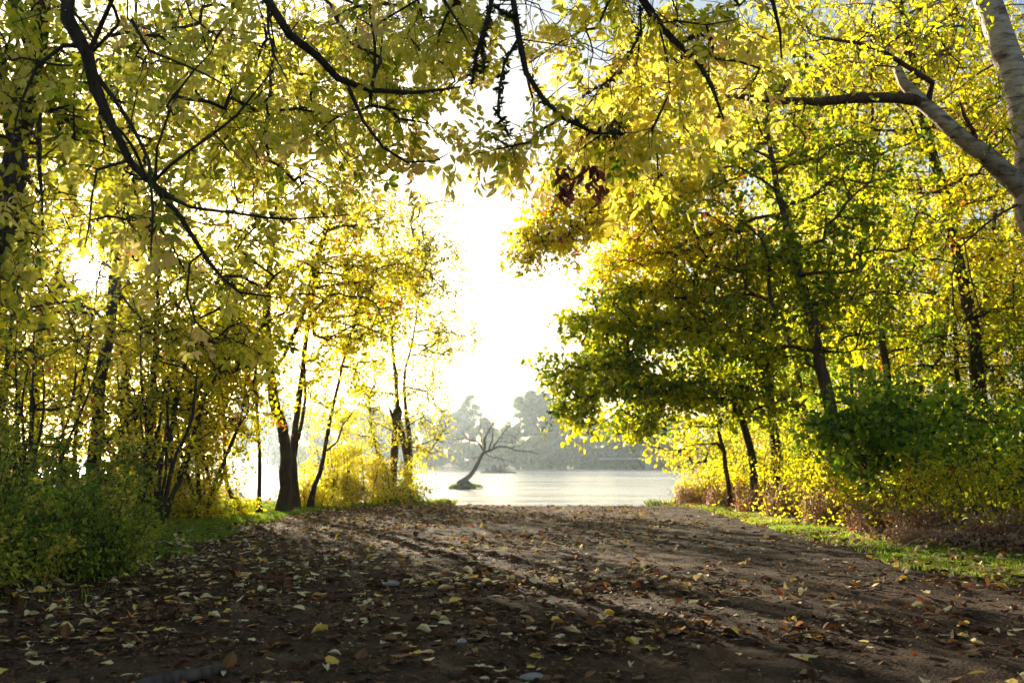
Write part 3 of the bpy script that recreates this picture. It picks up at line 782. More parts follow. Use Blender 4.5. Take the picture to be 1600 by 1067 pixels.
# ------------------------------------------------------------------ near ash trees whose boughs hang into the top of the view
def near_tree(name, label, trunk, boughs, blobs, seed, tint, per=2, twigs=3, clen=.148, fill=.5, mossy=(), mat='bark', dead=()):
    rng = np.random.default_rng(seed)
    T = []
    tr = np.array(trunk, float)
    T.append(spline(tr, .2, .01, rng))
    for l in boughs:
        P = []
        for q in l:
            P.append([*q] if abs(q[0]) < 6 and abs(q[1]) < 6 else [*at(*q[:3]), q[3]])
        t = spline(np.array(P), .12, .016, rng); t[:, 3] *= .66
        T.append(t)
    base = T[0][0, :3].copy(); base[2] = gz(base[0], base[1])
    root = empty(name, base, label, 'tree')
    mt = Mesh()
    for i, t in enumerate(T):
        tube(mt, t[:, :3], t[:, 3], 10 if i == 0 else 8, rough=.07, rng=rng)
    blobs = [(b[0], b[1], b[2] + .35, b[3], b[4], b[5], max(4, int(b[6] * fill))) for b in blobs]
    for t in T[1:]:
        for c in range(int(len(t) * .9)):
            k = rng.integers(0, len(t)); d = norm(rng.normal(size=3) + [0, 0, -.2]); L_ = rng.uniform(.03, .22) * rng.choice([1, 1, 2])
            p = t[k, :3]; r0 = min(t[k, 3] * .6, rng.uniform(.0025, .005))
            tube(mt, np.array([p, p + d * L_ * .5 + rng.normal(size=3) * L_ * .1, p + d * L_]), [r0, r0 * .7, r0 * .35], 4)
    pts = blob_points(blobs, rng)
    A, par, R, paths = grow(T, pts, rng, seg=.16, tip=.0036, exp=.42, lift=-.05, wob=.045)
    n0 = sum(len(t) for t in T); R[n0:] = np.minimum(R[n0:], .011)
    branch_mesh(mt, A, R, paths, rng)
    tipi = np.array([pa[1][-1] for pa in paths]); prv = np.array([pa[1][-2] if len(pa[1]) > 1 else pa[0] for pa in paths])
    td = norm(A[tipi] - A[prv])
    b, mid, e, d = twig_dress(mt, A[tipi], td, rng, twigs, .26, r=.003, down=.25)
    mc = Mesh()
    ct = np.repeat(np.clip(rng.normal(tint[0], tint[1], len(tipi)), 0, 1), twigs)
    # pinnate leaves spring from the twigs and hang
    k = len(b); t = rng.random((k, per, 1)) ** .6
    p = ((1 - t) ** 2 * b[:, None] + 2 * t * (1 - t) * mid[:, None] + t * t * e[:, None]).reshape(-1, 3)
    dd = np.repeat(d, per, 0)
    y = norm(dd * .6 + rng.normal(size=p.shape) * .55 + np.array([0, 0, -.5]))
    z = norm(rng.normal(size=p.shape) * .7 + np.array([0, -.35, .45]))
    tt = np.clip(np.repeat(ct, per) + rng.normal(size=len(p)) * .12, 0, 1)
    kp = gap(p, rng, .022); p = p[kp]; y = y[kp]; z = z[kp]; tt = tt[kp]
    scatter(mc, COMP, p, rot_from(y, z), clen * rng.uniform(.7, 1.2, len(p)), tt, rng)
    if dead:
        md = Mesh()
        for px, py, Y, rx, ry, n in dead:
            q = blob_points([(px, py, Y, rx, ry, .08, n)], rng)
            scatter(md, [leaf_fine(.4, .3, .6, .1), leaf_fine(.5, .35, .3, .12)], q, rot_from(norm(rng.normal(size=q.shape) * .35 + [0, 0, -1]), norm(rng.normal(size=q.shape))), rng.uniform(.04, .075, n), rng.random(n), rng)
        mo = md.build('dead_leaves', M['brown'], root, origin=base); mo['label'] = 'withered brown leaves still hanging from the bough'
    mc.build('crown', M['ash'], root, origin=base)
    mt.build('trunk', M[mat], root, smooth_shade=True, origin=base)
    if mossy:
        mm = Mesh()
        for i, dens in mossy:
            t = T[i]
            n = int(len(t) * dens)
            s = rng.random(n) * (len(t) - 1); k0 = s.astype(int); f = (s - k0)[:, None]
            q = t[k0] * (1 - f) + t[np.minimum(k0 + 1, len(t) - 1)] * f
            dirs = norm(rng.normal(size=(n, 3)))
            clump = .6 + .8 * (vnoise(s * .45, s * 0, seed) + .5)
            pos = q[:, :3] + dirs * q[:, 3:4] * .9
            scatter(mm, [leaf_simple(.5, .1, .2)], pos, rot_from(norm(dirs + rng.normal(size=(n, 3)) * .6), norm(rng.normal(size=(n, 3)))), .028 * clump * rng.uniform(.5, 1.2, n), rng.random(n), rng)
        mm.build('moss', M['moss'], root, origin=base)['kind'] = 'stuff'
    return root

near_tree('overhanging_ash_tree', 'ash tree beside the path whose dark arching boughs hang into the upper left',
    [(-3.6, 3.2, -.05, .30), (-3.5, 3.3, 1.2, .24), (-3.35, 3.5, 2.6, .21), (-3.1, 3.8, 3.8, .17), (-2.9, 4.2, 4.8, .11), (-2.6, 4.8, 6, .05)],
    [[(-3.15, 3.7, 3.6, .09), (-2.9, 4.2, 3.9, .075), (95, -70, 5, .062), (112, 30, 5, .055), (138, 85, 5, .052), (150, 140, 5, .045), (172, 195, 5.05, .038), (205, 255, 5.1, .032), (248, 298, 5.1, .03), (285, 345, 5.15, .022), (325, 405, 5.2, .017), (375, 455, 5.2, .012), (440, 466, 5.2, .006)],
     [(-3.05, 3.9, 4.0, .07), (-2.3, 4.3, 4.1, .06), (380, -90, 5, .045), (420, 0, 5, .036), (455, 55, 5, .032), (500, 90, 5.05, .03), (530, 125, 5.1, .028), (575, 143, 5.1, .022), (640, 145, 5.1, .016), (720, 135, 5.1, .007)],
     [(140, 80, 5, .024), (158, 45, 4.95, .02), (178, 0, 4.9, .018), (190, -60, 4.9, .015)],
     [(130, 72, 5, .022), (100, 72, 5, .02), (60, 105, 5, .016), (35, 160, 5.05, .01), (20, 230, 5.1, .006)],
     [(250, 295, 5.1, .018), (300, 323, 5.0, .014), (380, 333, 4.9, .011), (460, 338, 4.85, .009), (545, 335, 4.8, .004)],
     [(244, 280, 5.1, .014), (300, 235, 5, .012), (370, 180, 4.9, .009), (430, 105, 4.8, .005)],
     [(242, 290, 5.1, .012), (245, 230, 5.1, .01), (280, 140, 5.1, .009), (330, 85, 5.1, .005)],
     [(316, 395, 5.2, .012), (295, 415, 5.2, .011), (292, 460, 5.2, .01), (305, 505, 5.2, .008), (335, 530, 5.2, .006), (370, 532, 5.2, .003)],
     [(545, 138, 5.1, .018), (565, 190, 5.1, .014), (595, 230, 5.1, .012), (635, 252, 5.1, .01), (680, 250, 5.1, .007), (705, 235, 5.1, .003)],
     [(418, -10, 5, .014), (420, 50, 5, .011), (430, 90, 5, .009), (450, 130, 5, .004)],
     [(152, 120, 5, .02), (205, 195, 5, .016), (235, 250, 4.95, .014), (240, 330, 4.9, .01), (236, 400, 4.9, .006)],
     [(205, 30, 4.9, .012), (235, 80, 4.9, .012), (290, 100, 4.9, .010), (350, 130, 4.8, .006)],
     [(205, 250, 5.1, .014), (150, 265, 5.1, .012), (138, 310, 5.1, .01), (130, 380, 5.1, .005)]],
    [(150, 60, 6.2, 200, 150, .7, 90), (300, 80, 5.2, 200, 120, .7, 50), (450, 80, 7.2, 220, 150, 1.0, 160), (330, 330, 5.3, 190, 120, .7, 60), (560, 90, 6.6, 170, 110, .8, 110), (640, 60, 5.3, 120, 90, .5, 44), (600, 220, 5.3, 110, 50, .4, 34),
     (120, 300, 6.3, 110, 90, .6, 24), (360, 480, 5.2, 70, 60, .35, 14), (480, 240, 7.2, 130, 110, .8, 90), (250, 200, 7.5, 200, 130, .8, 80)],
    71, (.6, .25), mossy=((1, 14), (2, 14), (3, 5), (4, 5), (5, 6), (11, 6)))
near_tree('overhanging_ash_tree', 'ash tree beside the path with shaggy mossy boughs hanging over the river view',
    [(3.5, 2.9, -.05, .32), (3.4, 3.0, 1.2, .25), (3.2, 3.2, 2.6, .21), (2.9, 3.5, 3.8, .17), (2.5, 4.0, 4.8, .11), (2.2, 4.6, 6, .05)],
    [[(2.9, 3.6, 3.7, .08), (2.0, 4.2, 4.1, .07), (960, -110, 5, .05), (985, -20, 5, .036), (1012, 25, 5, .03), (1045, 60, 5, .026), (1085, 95, 5, .022), (1112, 135, 5, .018), (1130, 190, 5, .007)],
     [(2.7, 3.8, 4.1, .07), (1.4, 4.3, 4.2, .055), (805, -100, 4.9, .035), (806, 0, 4.9, .026), (810, 60, 4.9, .025), (820, 115, 4.9, .024), (845, 155, 4.9, .021), (880, 185, 4.9, .018), (925, 208, 4.9, .014), (975, 210, 4.9, .008)],
     [(1.4, 4.3, 4.2, .045), (.6, 4.5, 3.9, .03), (775, -60, 4.8, .02), (765, 5, 4.8, .018), (755, 45, 4.8, .018), (742, 85, 4.8, .014), (735, 132, 4.8, .006)],
     [(810, 62, 4.9, .014), (790, 100, 4.9, .012), (778, 140, 4.85, .010), (776, 180, 4.8, .008), (795, 212, 4.8, .003)],
     [(1000, 10, 5, .014), (1005, 50, 5, .012), (980, 95, 4.95, .01), (955, 125, 4.9, .008), (915, 148, 4.9, .003)],
     [(768, 8, 4.8, .010), (790, 18, 4.8, .010), (806, 26, 4.85, .009)],
     [(1025, 38, 5, .011), (1060, 32, 5, .010), (1105, 38, 5, .008), (1150, 30, 5, .004)],
     [(2.0, 4.2, 4.1, .05), (1170, -80, 4.9, .025), (1205, 0, 4.9, .016), (1218, 50, 4.9, .011), (1220, 90, 4.9, .005)],
     [(1030, 40, 5, .01), (1045, 90, 5, .008), (1050, 140, 5, .004)],
     [(762, 30, 4.8, .008), (752, 70, 4.8, .01), (755, 118, 4.8, .004)],
     [(940, 210, 4.9, .008), (905, 235, 4.9, .005), (895, 270, 4.9, .003)],
     [(815, 62, 4.9, .007), (860, 66, 4.9, .006), (905, 74, 4.9, .003)],
     [(650, -60, 5, .02), (690, 0, 5, .014), (715, 35, 5, .010), (738, 75, 5, .004)]],
    [(800, 40, 5.2, 120, 70, .4, 16), (785, 222, 4.9, 56, 36, .3, 20), (900, 200, 5.0, 100, 50, .4, 32), (1000, 90, 5.1, 130, 110, .6, 70), (1110, 90, 5.1, 90, 100, .5, 36),
     (960, 20, 5.3, 120, 60, .6, 40), (1010, 230, 5.0, 90, 60, .4, 34), (1200, 30, 5.2, 80, 60, .4, 18), (690, 40, 5.2, 90, 70, .5, 34)],
    72, (.62, .24), dead=((884, 285, 5, 13, 34, 20), (937, 280, 5, 12, 34, 15), (908, 262, 5, 26, 9, 9)), mossy=((1, 26), (2, 40), (3, 50), (4, 34), (5, 18), (6, 34), (10, 36)))
tree('young_ash_tree', 'dark crooked young trunk climbing along the left border',
     [[(-120, 900, 7, .11), (-90, 700, 7, .10), (-40, 480, 7, .095), (5, 340, 7, .09), (22, 240, 7, .085), (38, 150, 7, .08), (52, 60, 7, .07), (62, -30, 7, .06), (60, -150, 7, .03)],
      [(25, 200, 7, .05), (0, 130, 7, .045), (-20, 60, 7, .035), (-30, -20, 7, .02)], [(40, 130, 7, .025), (60, 180, 6.9, .022), (58, 260, 6.9, .018), (66, 370, 6.9, .008)],
      [(48, 80, 7, .04), (25, 30, 7, .035), (5, -20, 7, .03)]],
     [(30, 180, 7, 110, 190, .8, 60), (0, 400, 7, 90, 60, .6, 20)], 73, tint=(.3, .15), size=.10, twigs=4, per=5, mats=('bark', 'gold'))

# ------------------------------------------------------------------ shrubs and brambles
def shrub(name, label, x, y, rx, ry, h, seed, leafm='dull', tint=(.4, .2), n=120, size=.06, per=9, twigs=4, cat='shrub', group=None, tips=SIMPLE, dry=0, stem='bark', tl=.28, lowfrac=.08, tsp=.12):
    rng = np.random.default_rng(seed)
    z0 = gz(x, y); base = np.array([x, y, z0])
    root = empty(name, base, label, cat, group)
    ms = Mesh(); mc = Mesh()
    ns = max(7, int(n / 9))
    T = []
    for i in range(ns):
        a = rng.uniform(0, 6.283); q = rng.random() ** .5
        bx, by = x + rx * .55 * q * math.cos(a), y + ry * .55 * q * math.sin(a)
        tx, ty = x + rx * .8 * q * math.cos(a) + rng.normal() * .1, y + ry * .8 * q * math.sin(a) + rng.normal() * .1
        hh = h * (1 - .45 * q * q) * rng.uniform(.6, .95)
        g0 = gz(bx, by)
        P = np.array([[bx, by, g0 - .03, .012], [(bx + tx) / 2 + rng.normal() * .06, (by + ty) / 2 + rng.normal() * .06, g0 + hh * .5, .009], [tx, ty, g0 + hh, .004]])
        T.append(spline(P, .2, .02, rng))
    for t in T: tube(ms, t[:, :3], t[:, 3], 4)
    d = norm(rng.normal(size=(n, 3))); d[:, 2] = np.abs(d[:, 2]) * rng.choice([1, 1, 1, .3], n)
    rad = rng.random((n, 1)) ** .35
    lump = 1 + .34 * np.sin(3.1 * np.arctan2(d[:, 1:2], d[:, 0:1]) + seed) + .15 * rng.normal(size=(n, 1))
    pts = base + d * rad * lump * np.array([rx, ry, h * .92]) + np.array([0, 0, h * lowfrac])
    A, par, R, paths = grow(T, pts, rng, seg=.22, tip=.0028, exp=.45, lift=.4, wob=.04)
    branch_mesh(ms, A, R, paths, rng)
    tipi = np.array([pa[1][-1] for pa in paths]); prv = np.array([pa[1][-2] if len(pa[1]) > 1 else pa[0] for pa in paths])
    td = norm(A[tipi] - A[prv])
    b, mid, e, dd = twig_dress(ms, A[tipi], td, rng, twigs, tl, r=.0025, down=.1)
    ct = np.repeat(np.clip(rng.normal(tint[0], tint[1], len(tipi)), 0, 1), twigs)
    put_leaves(mc, tips, b, mid, e, dd, rng, per, size, ct, tsp, hang=.2, spread=.04)
    mc.build('leaves', M[leafm], root, origin=base)
    ms.build('stems', M[stem], root, origin=base)
    if dry:
        md = Mesh(); n = dry
        u = rng.uniform(-1, 1, (n, 2)); px = x + rx * 1.05 * u[:, 0]; py = y - ry * rng.uniform(.2, 1.05, n)
        g0 = terrain(px, py); hh = rng.uniform(.25, .75, n) * h * .65
        bb = np.column_stack([px, py, g0]); lean = rng.normal(size=(n, 3)) * .25; lean[:, 2] = 1
        dn = norm(lean)
        pos = bb
        scatter(md, [stalk(s) for s in range(5)], pos, rot_from(dn, norm(rng.normal(size=(n, 3)))), hh, rng.random(n) ** 1.2 * .9, rng)
        # withered leaves on the stalks
        k = n * 4
        ii = rng.integers(0, n, k); t = rng.random((k, 1))
        scatter(md, SIMPLE, bb[ii] + dn[ii] * hh[ii][:, None] * t + rng.normal(size=(k, 3)) * .04, rot_from(norm(rng.normal(size=(k, 3)) + [0, 0, -.6]), norm(rng.normal(size=(k, 3)))), rng.uniform(.03, .06, k), rng.random(k), rng)
        md.build('dry_stalks', M['dry'], root, origin=base)
    return root
def stalk(seed):
    r = np.random.default_rng(seed); m = Mesh()
    y = np.linspace(0, 1, 5); P = np.stack([r.normal(size=5) * .03 * y, y, r.normal(size=5) * .03 * y], -1)
    tube(m, P, np.linspace(.010, .004, 5), 3, cap=False)
    for i in range(3):
        y0 = r.uniform(.3, .9); a = r.uniform(0, 6.3)
        q = np.array([[0, y0, 0], [math.cos(a) * .1, y0 + .1, math.sin(a) * .1], [math.cos(a) * .18, y0 + .22, math.sin(a) * .18]])
        tube(m, q, [.005, .004, .002], 3, cap=False)
    f = np.concatenate(m.f)
    return np.concatenate(m.v), f, np.zeros(len(f))

LS = [(-3.9, 6.9, .85, .8, 1.2, 'dull', .55, 'big loose yellow-green shrub at the left border of the view', 115),
      (-3.5, 8.2, .5, .5, .75, 'dull', .38, 'knee-high leafy shrub reaching towards the path below the far-left trunk', 150),
      (-4.9, 8.6, 1.1, .9, 1.55, 'dull', .62, 'tall airy shrub behind the border shrub on the left', 200),
      (-4.3, 9.8, .8, .7, 1.05, 'dull', .4, 'dim shrub in front of the far-left thick trunk', 160),
      (-6.3, 11, 1.3, 1.1, 1.9, 'dull', .62, 'tall thin-leaved shrub deep in the left thicket', 220),
      (-5.4, 12.8, .9, .8, 1.2, 'dull', .5, 'shaded shrub at the foot of the mid-sized left trunk', 170),
      (-7.6, 14.2, 1.6, 1.2, 2.2, 'gold', .6, 'high yellow thicket shrub behind the far-left thick trunk', 240),
      (-4.9, 15.6, .8, .6, .9, 'gold', .55, 'low bush under the kinked sapling', 110),
      (-6.2, 17, 1.1, .9, 1.6, 'gold', .6, 'rounded golden bush behind the thin left saplings', 150),
      (-4.0, 19.6, .7, .5, .8, 'gold', .55, 'small bush beside the slim trunks on the bank', 80),
      (-3.05, 21.6, 1.0, .7, 1.45, 'gold', .58, 'bright yellow bush on the bank left of the broken trunk', 190),
      (-2.55, 22.3, .6, .5, .75, 'dull', .3, 'low dark green bush at the foot of the broken trunk', 110),
      (-3.7, 21.2, .6, .6, 2.0, 'gold', .6, 'tall glowing bush behind the leaning stem on the bank', 130),
      (-9.3, 11.5, 1.5, 1.2, 2.2, 'dull', .6, 'tall shrub standing at the far left edge of the thicket', 200),
      (-7.2, 19.8, 1.3, .9, 1.9, 'gold', .6, 'golden bush against the water behind the left saplings', 140)]
for i, (x, y, rx, ry, h, lm, tn, lab, n) in enumerate(LS):
    shrub('shrub', lab, x, y, rx, ry, h, 300 + i, lm, (tn, .18), n, size=.045 if y < 10 else .06, per=12 if y < 10 else 9, tl=.22 if y < 10 else .28)

def reeds(label, x, y, w, n, seed, h):
    rg = np.random.default_rng(seed); m_ = Mesh()
    px = x + rg.uniform(-w, w, n); py = y + rg.normal(size=n) * .15
    scatter(m_, [leaf_simple(.05, .01, .25), leaf_simple(.04, .01, .5)], np.column_stack([px, py, terrain(px, py) - .01]), rot_from(norm(rg.normal(size=(n, 3)) * .22 + [0, 0, 1]), norm(rg.normal(size=(n, 3)))), rg.uniform(.4, 1.1, n) * h, .4 + .6 * rg.random(n), rg)
    b = np.array([x, y, gz(x, y)])
    return tag(m_.build('sedge_tuft', M['grass'], origin=b), label, 'grass tuft')
reeds('ragged sedge tuft at the root of the forked bank tree', -1.75, 23.1, .45, 260, 471, .22)
reeds('short yellow sedge tuft where the right verge meets the water', 3.5, 22.4, .5, 300, 472, .2)

# bramble hedge along the right edge
BR = [(4.6, 21.6, .8, .7, 1.0, .6, 'pale yellow bramble clump at the water end of the right verge'),
      (5.0, 20.0, .9, .8, 1.15, .6, 'second bramble clump from the water on the right verge'),
      (5.3, 18.2, 1.0, .8, 1.25, .58, 'sunlit bramble clump below the nearest leaning stem on the right'),
      (5.4, 16.4, 1.0, .8, 1.25, .52, 'bramble clump in front of the thickest right-hand trunk'),
      (5.5, 14.8, 1.0, .8, 1.15, .55, 'bramble clump with tawny stalks left of the dark green sapling'),
      (5.5, 13.2, .9, .8, 1.05, .5, 'tangled bramble clump below the dark green sapling'),
      (5.55, 11.8, .9, .7, .95, .5, 'bramble clump behind the left end of the rotting log'),
      (5.75, 10.5, .8, .7, .95, .4, 'bramble clump with reddish sprigs behind the rotting log'),
      (6.1, 9.4, .8, .7, 1.0, .35, 'bramble clump at the right border of the view')]
for i, (x, y, rx, ry, h, tn, lab) in enumerate(BR):
    x -= .3
    shrub('bramble', lab, x, y, rx, ry, h, 340 + i, 'gold', (tn, .17), 150, size=.055, per=7, cat='bramble', dry=620, group='brambles along the right verge', stem='barkwarm')
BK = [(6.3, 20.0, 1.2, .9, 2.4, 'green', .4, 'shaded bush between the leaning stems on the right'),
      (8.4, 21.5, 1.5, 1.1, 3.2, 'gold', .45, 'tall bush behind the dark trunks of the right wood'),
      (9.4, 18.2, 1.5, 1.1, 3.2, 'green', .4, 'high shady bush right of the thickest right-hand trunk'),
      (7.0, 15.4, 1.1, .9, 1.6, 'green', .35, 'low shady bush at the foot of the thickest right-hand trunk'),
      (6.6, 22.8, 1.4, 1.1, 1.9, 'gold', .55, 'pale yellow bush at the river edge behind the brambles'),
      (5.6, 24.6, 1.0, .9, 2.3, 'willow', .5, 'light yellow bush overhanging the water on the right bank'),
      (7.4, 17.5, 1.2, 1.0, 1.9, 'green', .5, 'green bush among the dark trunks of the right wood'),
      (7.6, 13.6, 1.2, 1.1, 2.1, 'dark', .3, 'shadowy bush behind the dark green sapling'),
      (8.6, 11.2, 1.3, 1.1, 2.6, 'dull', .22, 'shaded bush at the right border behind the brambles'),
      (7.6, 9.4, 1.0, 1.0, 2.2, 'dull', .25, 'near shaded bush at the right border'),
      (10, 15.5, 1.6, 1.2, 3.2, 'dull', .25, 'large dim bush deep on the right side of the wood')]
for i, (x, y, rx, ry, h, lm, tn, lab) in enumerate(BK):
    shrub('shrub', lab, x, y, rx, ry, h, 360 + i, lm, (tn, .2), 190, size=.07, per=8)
tree('maple_sapling', 'dark green young maple with glossy pale-lit upper leaves above the brambles',
     [[(1400, 792, 13.4, .035), (1396, 740, 13.4, .03), (1385, 680, 13.4, .022), (1372, 615, 13.4, .01)],
      [(1403, 790, 13.4, .028), (1440, 720, 13.4, .02), (1475, 640, 13.6, .01)],
      [(1396, 790, 13.4, .025), (1360, 740, 13.3, .018), (1325, 690, 13.2, .012), (1300, 660, 13.1, .006)],
      [(1406, 790, 13.4, .025), (1430, 760, 13.3, .02), (1490, 720, 13.4, .010)]],
     [(1385, 665, 13.3, 95, 55, .9, 38), (1450, 700, 13.8, 95, 75, 1.0, 34), (1330, 650, 13.1, 60, 22, .5, 18), (1390, 608, 13.3, 60, 20, .5, 16), (1330, 715, 13.0, 50, 22, .5, 14), (1500, 650, 13.7, 60, 60, .6, 20)],
     81, mats=('bark', 'dark'), tint=(.66, .3), size=.095, tips=BROAD, per=6, twigs=4, tl=.45, hang=.05, lift=.2, tip=.003, spread=.09)

# ------------------------------------------------------------------ rotting log under withered vines at the right verge
def log(name, label, p0, p1, r, mat, seed, cat, sides=14):
    rng = np.random.default_rng(seed)
    base = np.array([(p0[0] + p1[0]) / 2, (p0[1] + p1[1]) / 2, 0]); base[2] = gz(base[0], base[1])
    root = empty(name, base, label, cat)
    m = Mesh()
    P = spline(np.array([[*p0, gz(*p0) + r * .55], [(p0[0] + p1[0]) / 2 + .04, (p0[1] + p1[1]) / 2, base[2] + r * .75], [*p1, gz(*p1) + r * .55]]), .06, .006, rng)
    rr_ = r * (1 + .12 * np.sin(np.arange(len(P)) * .5)) * np.interp(np.linspace(0, 1, len(P)), [0, .06, .9, 1], [.6, 1, .9, .5])
    tube(m, P, rr_, sides, rough=.05, rng=rng)
    tube(m, P[::-1][-3:], rr_[:3][::-1] * .9, sides, rough=.05, rng=rng)
    m.build('log', M[mat], root, smooth_shade=True, origin=base)
    return root, base, rng
lg, lb, rng_ = log('rotting_log', 'dark rotting log half covered by pale withered vines on the right verge', (4.45, 10.3), (5.4, 9.0), .12, 'barkwarm', 91, 'log')
md = Mesh(); k = 1700
t = rng_.random((k, 1)) ** 1.3
pos = np.array([[4.05, 10.75, 0]]) * (1 - t) + np.array([[5.35, 9.0, 0]]) * t + rng_.normal(size=(k, 3)) * [.13, .13, 0]
pos[:, 2] = terrain(pos[:, 0], pos[:, 1]) + rng_.random(k) ** .7 * .2
scatter(md, [leaf_fine(.6, .2, .5, .1), leaf_simple(.7, .3, .4)], pos, rot_from(norm(rng_.normal(size=(k, 3)) * [1, 1, .4]), norm(rng_.normal(size=(k, 3)) + [0, 0, .8])), rng_.uniform(.02, .06, k), .45 + .4 * rng_.random(k), rng_)
for i in range(60):
    p = pos[rng_.integers(k)]; q = p + rng_.normal(size=3) * [.25, .25, .05]; c = (p + q) / 2 + [0, 0, .1]
    tube(md, spline(np.array([p, c, q]), .05), .004, 3, t=.7)
md.build('withered_vines', M['dry'], lg, origin=lb)
log('bark_slab', 'dark slab of fallen bark lying among the leaves at the lower left', (-1.52, 4.15), (-1.28, 4.55), .028, 'barkdry', 92, 'bark')

# ------------------------------------------------------------------ grass
def grass(name, seed, n, xy, dens, hmin, hmax, tint0):
    rng = np.random.default_rng(seed)
    X_, Y_ = xy(rng, n)
    k = dens(X_, Y_, rng); X_, Y_ = X_[k], Y_[k]; n = len(X_)
    P = np.column_stack([X_, Y_, terrain(X_, Y_) - .004])
    hh = rng.uniform(hmin, hmax, n) * (.6 + 1.0 * np.clip(vnoise(X_ * 1.3, Y_ * 1.3, 77) + .5, 0, 1))
    a = rng.uniform(0, 6.283, n); lean = np.stack([np.cos(a), np.sin(a), 0 * a], -1) * rng.uniform(.1, .9, (n, 1))
    w = np.stack([-np.sin(a), np.cos(a), 0 * a], -1) * (.0035 + .0018 * (Y_ / 10))[:, None]
    top = P + lean * hh[:, None] * .75 + np.array([0, 0, 1]) * hh[:, None]; mid = P + lean * hh[:, None] * .25 + np.array([0, 0, .6]) * hh[:, None]
    V = np.stack([P - w, P + w, mid + w * .8, mid - w * .8, top], 1)
    F = np.array([[0, 1, 2, 3], [3, 2, 4, 4]])[None] + (np.arange(n) * 5)[:, None, None]
    m = Mesh(); tt = np.clip(tint0 + .35 * vnoise(X_ * .8, Y_ * .8, 31) + rng.normal(size=n) * .13, 0, 1)
    m.add(V.reshape(-1, 3), F.reshape(-1, 4), np.repeat(tt, 2))
    return tag(m.build(name, M['grass']), kind='stuff')
def edgeL(y):  # inner edge of the left verge
    return np.interp(y, [2, 4, 6, 8, 11, 14, 17, 19, 21, 23.2], [-2.3, -2.3, -2.7, -3.1, -3.5, -3.9, -3.95, -3.6, -2.9, -1.9])
def edgeR(y):
    return np.interp(y, [4, 6, 7.2, 8.5, 10, 12, 15, 18, 20.5, 22.6], [4.3, 4.2, 3.75, 3.25, 3.35, 3.4, 3.45, 3.55, 3.55, 3.1])
def sampL(rng, n):
    y = 3.2 + 20.6 * rng.random(n) ** .8; return edgeL(y) - rng.exponential(.8, n) + .35 * rng.random(n), y
def densL(x, y, rng):
    p = np.interp(y, [6, 9, 13, 15], [.0, .12, .5, 1.0]) * np.clip(.25 + 1.6 * (vnoise(x * 1.1, y * 1.1, 21) + .35), 0, 1)
    p = p * smooth(0.0, .55, edgeL(y) + .35 - x + .5 * vnoise(x * 2, y * 2, 8))
    return rng.random(len(x)) < p
grass('verge_grass', 401, 110000, sampL, densL, .02, .07, .6)
def sampR(rng, n):
    y = 5.5 + 17.2 * rng.random(n) ** .8; return edgeR(y) + .15 + rng.random(n) ** 1.2 * 1.6 - .1, y
def densR(x, y, rng):
    p = np.clip(.35 + 1.9 * (vnoise(x * 1.6, y * 1.6, 22) + .25), 0, 1) * smooth(-.1, .5, x - edgeR(y) + .5 * vnoise(x * 2.2, y * 1.2, 9)) * np.where(y < 7.0, .5, 1)
    return rng.random(len(x)) < p
grass('verge_grass', 402, 170000, sampR, densR, .018, .06, .66)

# ------------------------------------------------------------------ leaf litter
LT = [('oval', leaf_fine(.5, .07, -.08, .02)), ('oval', leaf_fine(.42, .10, .06, .03)), ('broad', leaf_fine(.85, .09, -.08, .03)), ('broad', leaf_fine(.75, .12, .10, -.03)),
      ('lobed', leaf_lobed(5, seed=21, cup=.10)), ('lobed', leaf_lobed(5, seed=22, cup=.14, wide=.85)), ('curled', leaf_fine(.55, .26, -.22, .07)), ('curled', leaf_fine(.6, .3, .2, .06)), ('narrow', leaf_fine(.28, .07, -.10, .03))]
def with_stalk(tp, seed):
    r = np.random.default_rng(seed); m = Mesh()
    P = np.array([[0, .03, 0], [r.normal() * .04, -.2, .03], [r.normal() * .12, -.42, .0]])
    tube(m, P, [.012, .010, .008], 3, cap=False)
    f = np.concatenate(m.f)
    return merge([tp, (np.concatenate(m.v), f, np.zeros(len(f)))])
LTM = [(n, with_stalk(t, i) if n in ('broad', 'lobed') else t) for i, (n, t) in enumerate(LT)]
rng = np.random.default_rng(500)
def litter_positions(rng, n, y0, y1):
    # more leaves to the left and near the camera
    y = y0 + (y1 - y0) * rng.random(n)
    half = .56 * y + .3
    x = rng.uniform(-1, 1, n) * half
    p = np.clip(.42 - .15 * x + 1.1 * vnoise(x * .9, y * .9, 41) + .7 * vnoise(x * 3, y * 3, 42) + .02 * y, .10, 1)
    k = rng.random(n) < p
    k &= (x > -6.5) & (x < 5.6)
    return x[k], y[k]
hues = {'grey-brown': .22, 'tan': .47, 'cream': .76, 'yellow': .92, 'rust-red': 1.0, 'dark brown': .05}
hname = list(hues); hprob = [.18, .17, .36, .15, .04, .10]
meshes = {}
for i, (kn, tp) in enumerate(LTM):
    for h, tv in hues.items():
        m = Mesh(); m.add(tp[0], tp[1], np.clip(tv + (i % 3 - 1) * .02, 0, 1))
        meshes[(i, h)] = m.mesh('fallen_leaf', M['litter'], smooth_shade=True)
lx, ly = litter_positions(rng, 1500, 3.75, 6.3)
o_ = np.argsort(ly)[:300]; lx, ly = lx[o_], ly[o_]
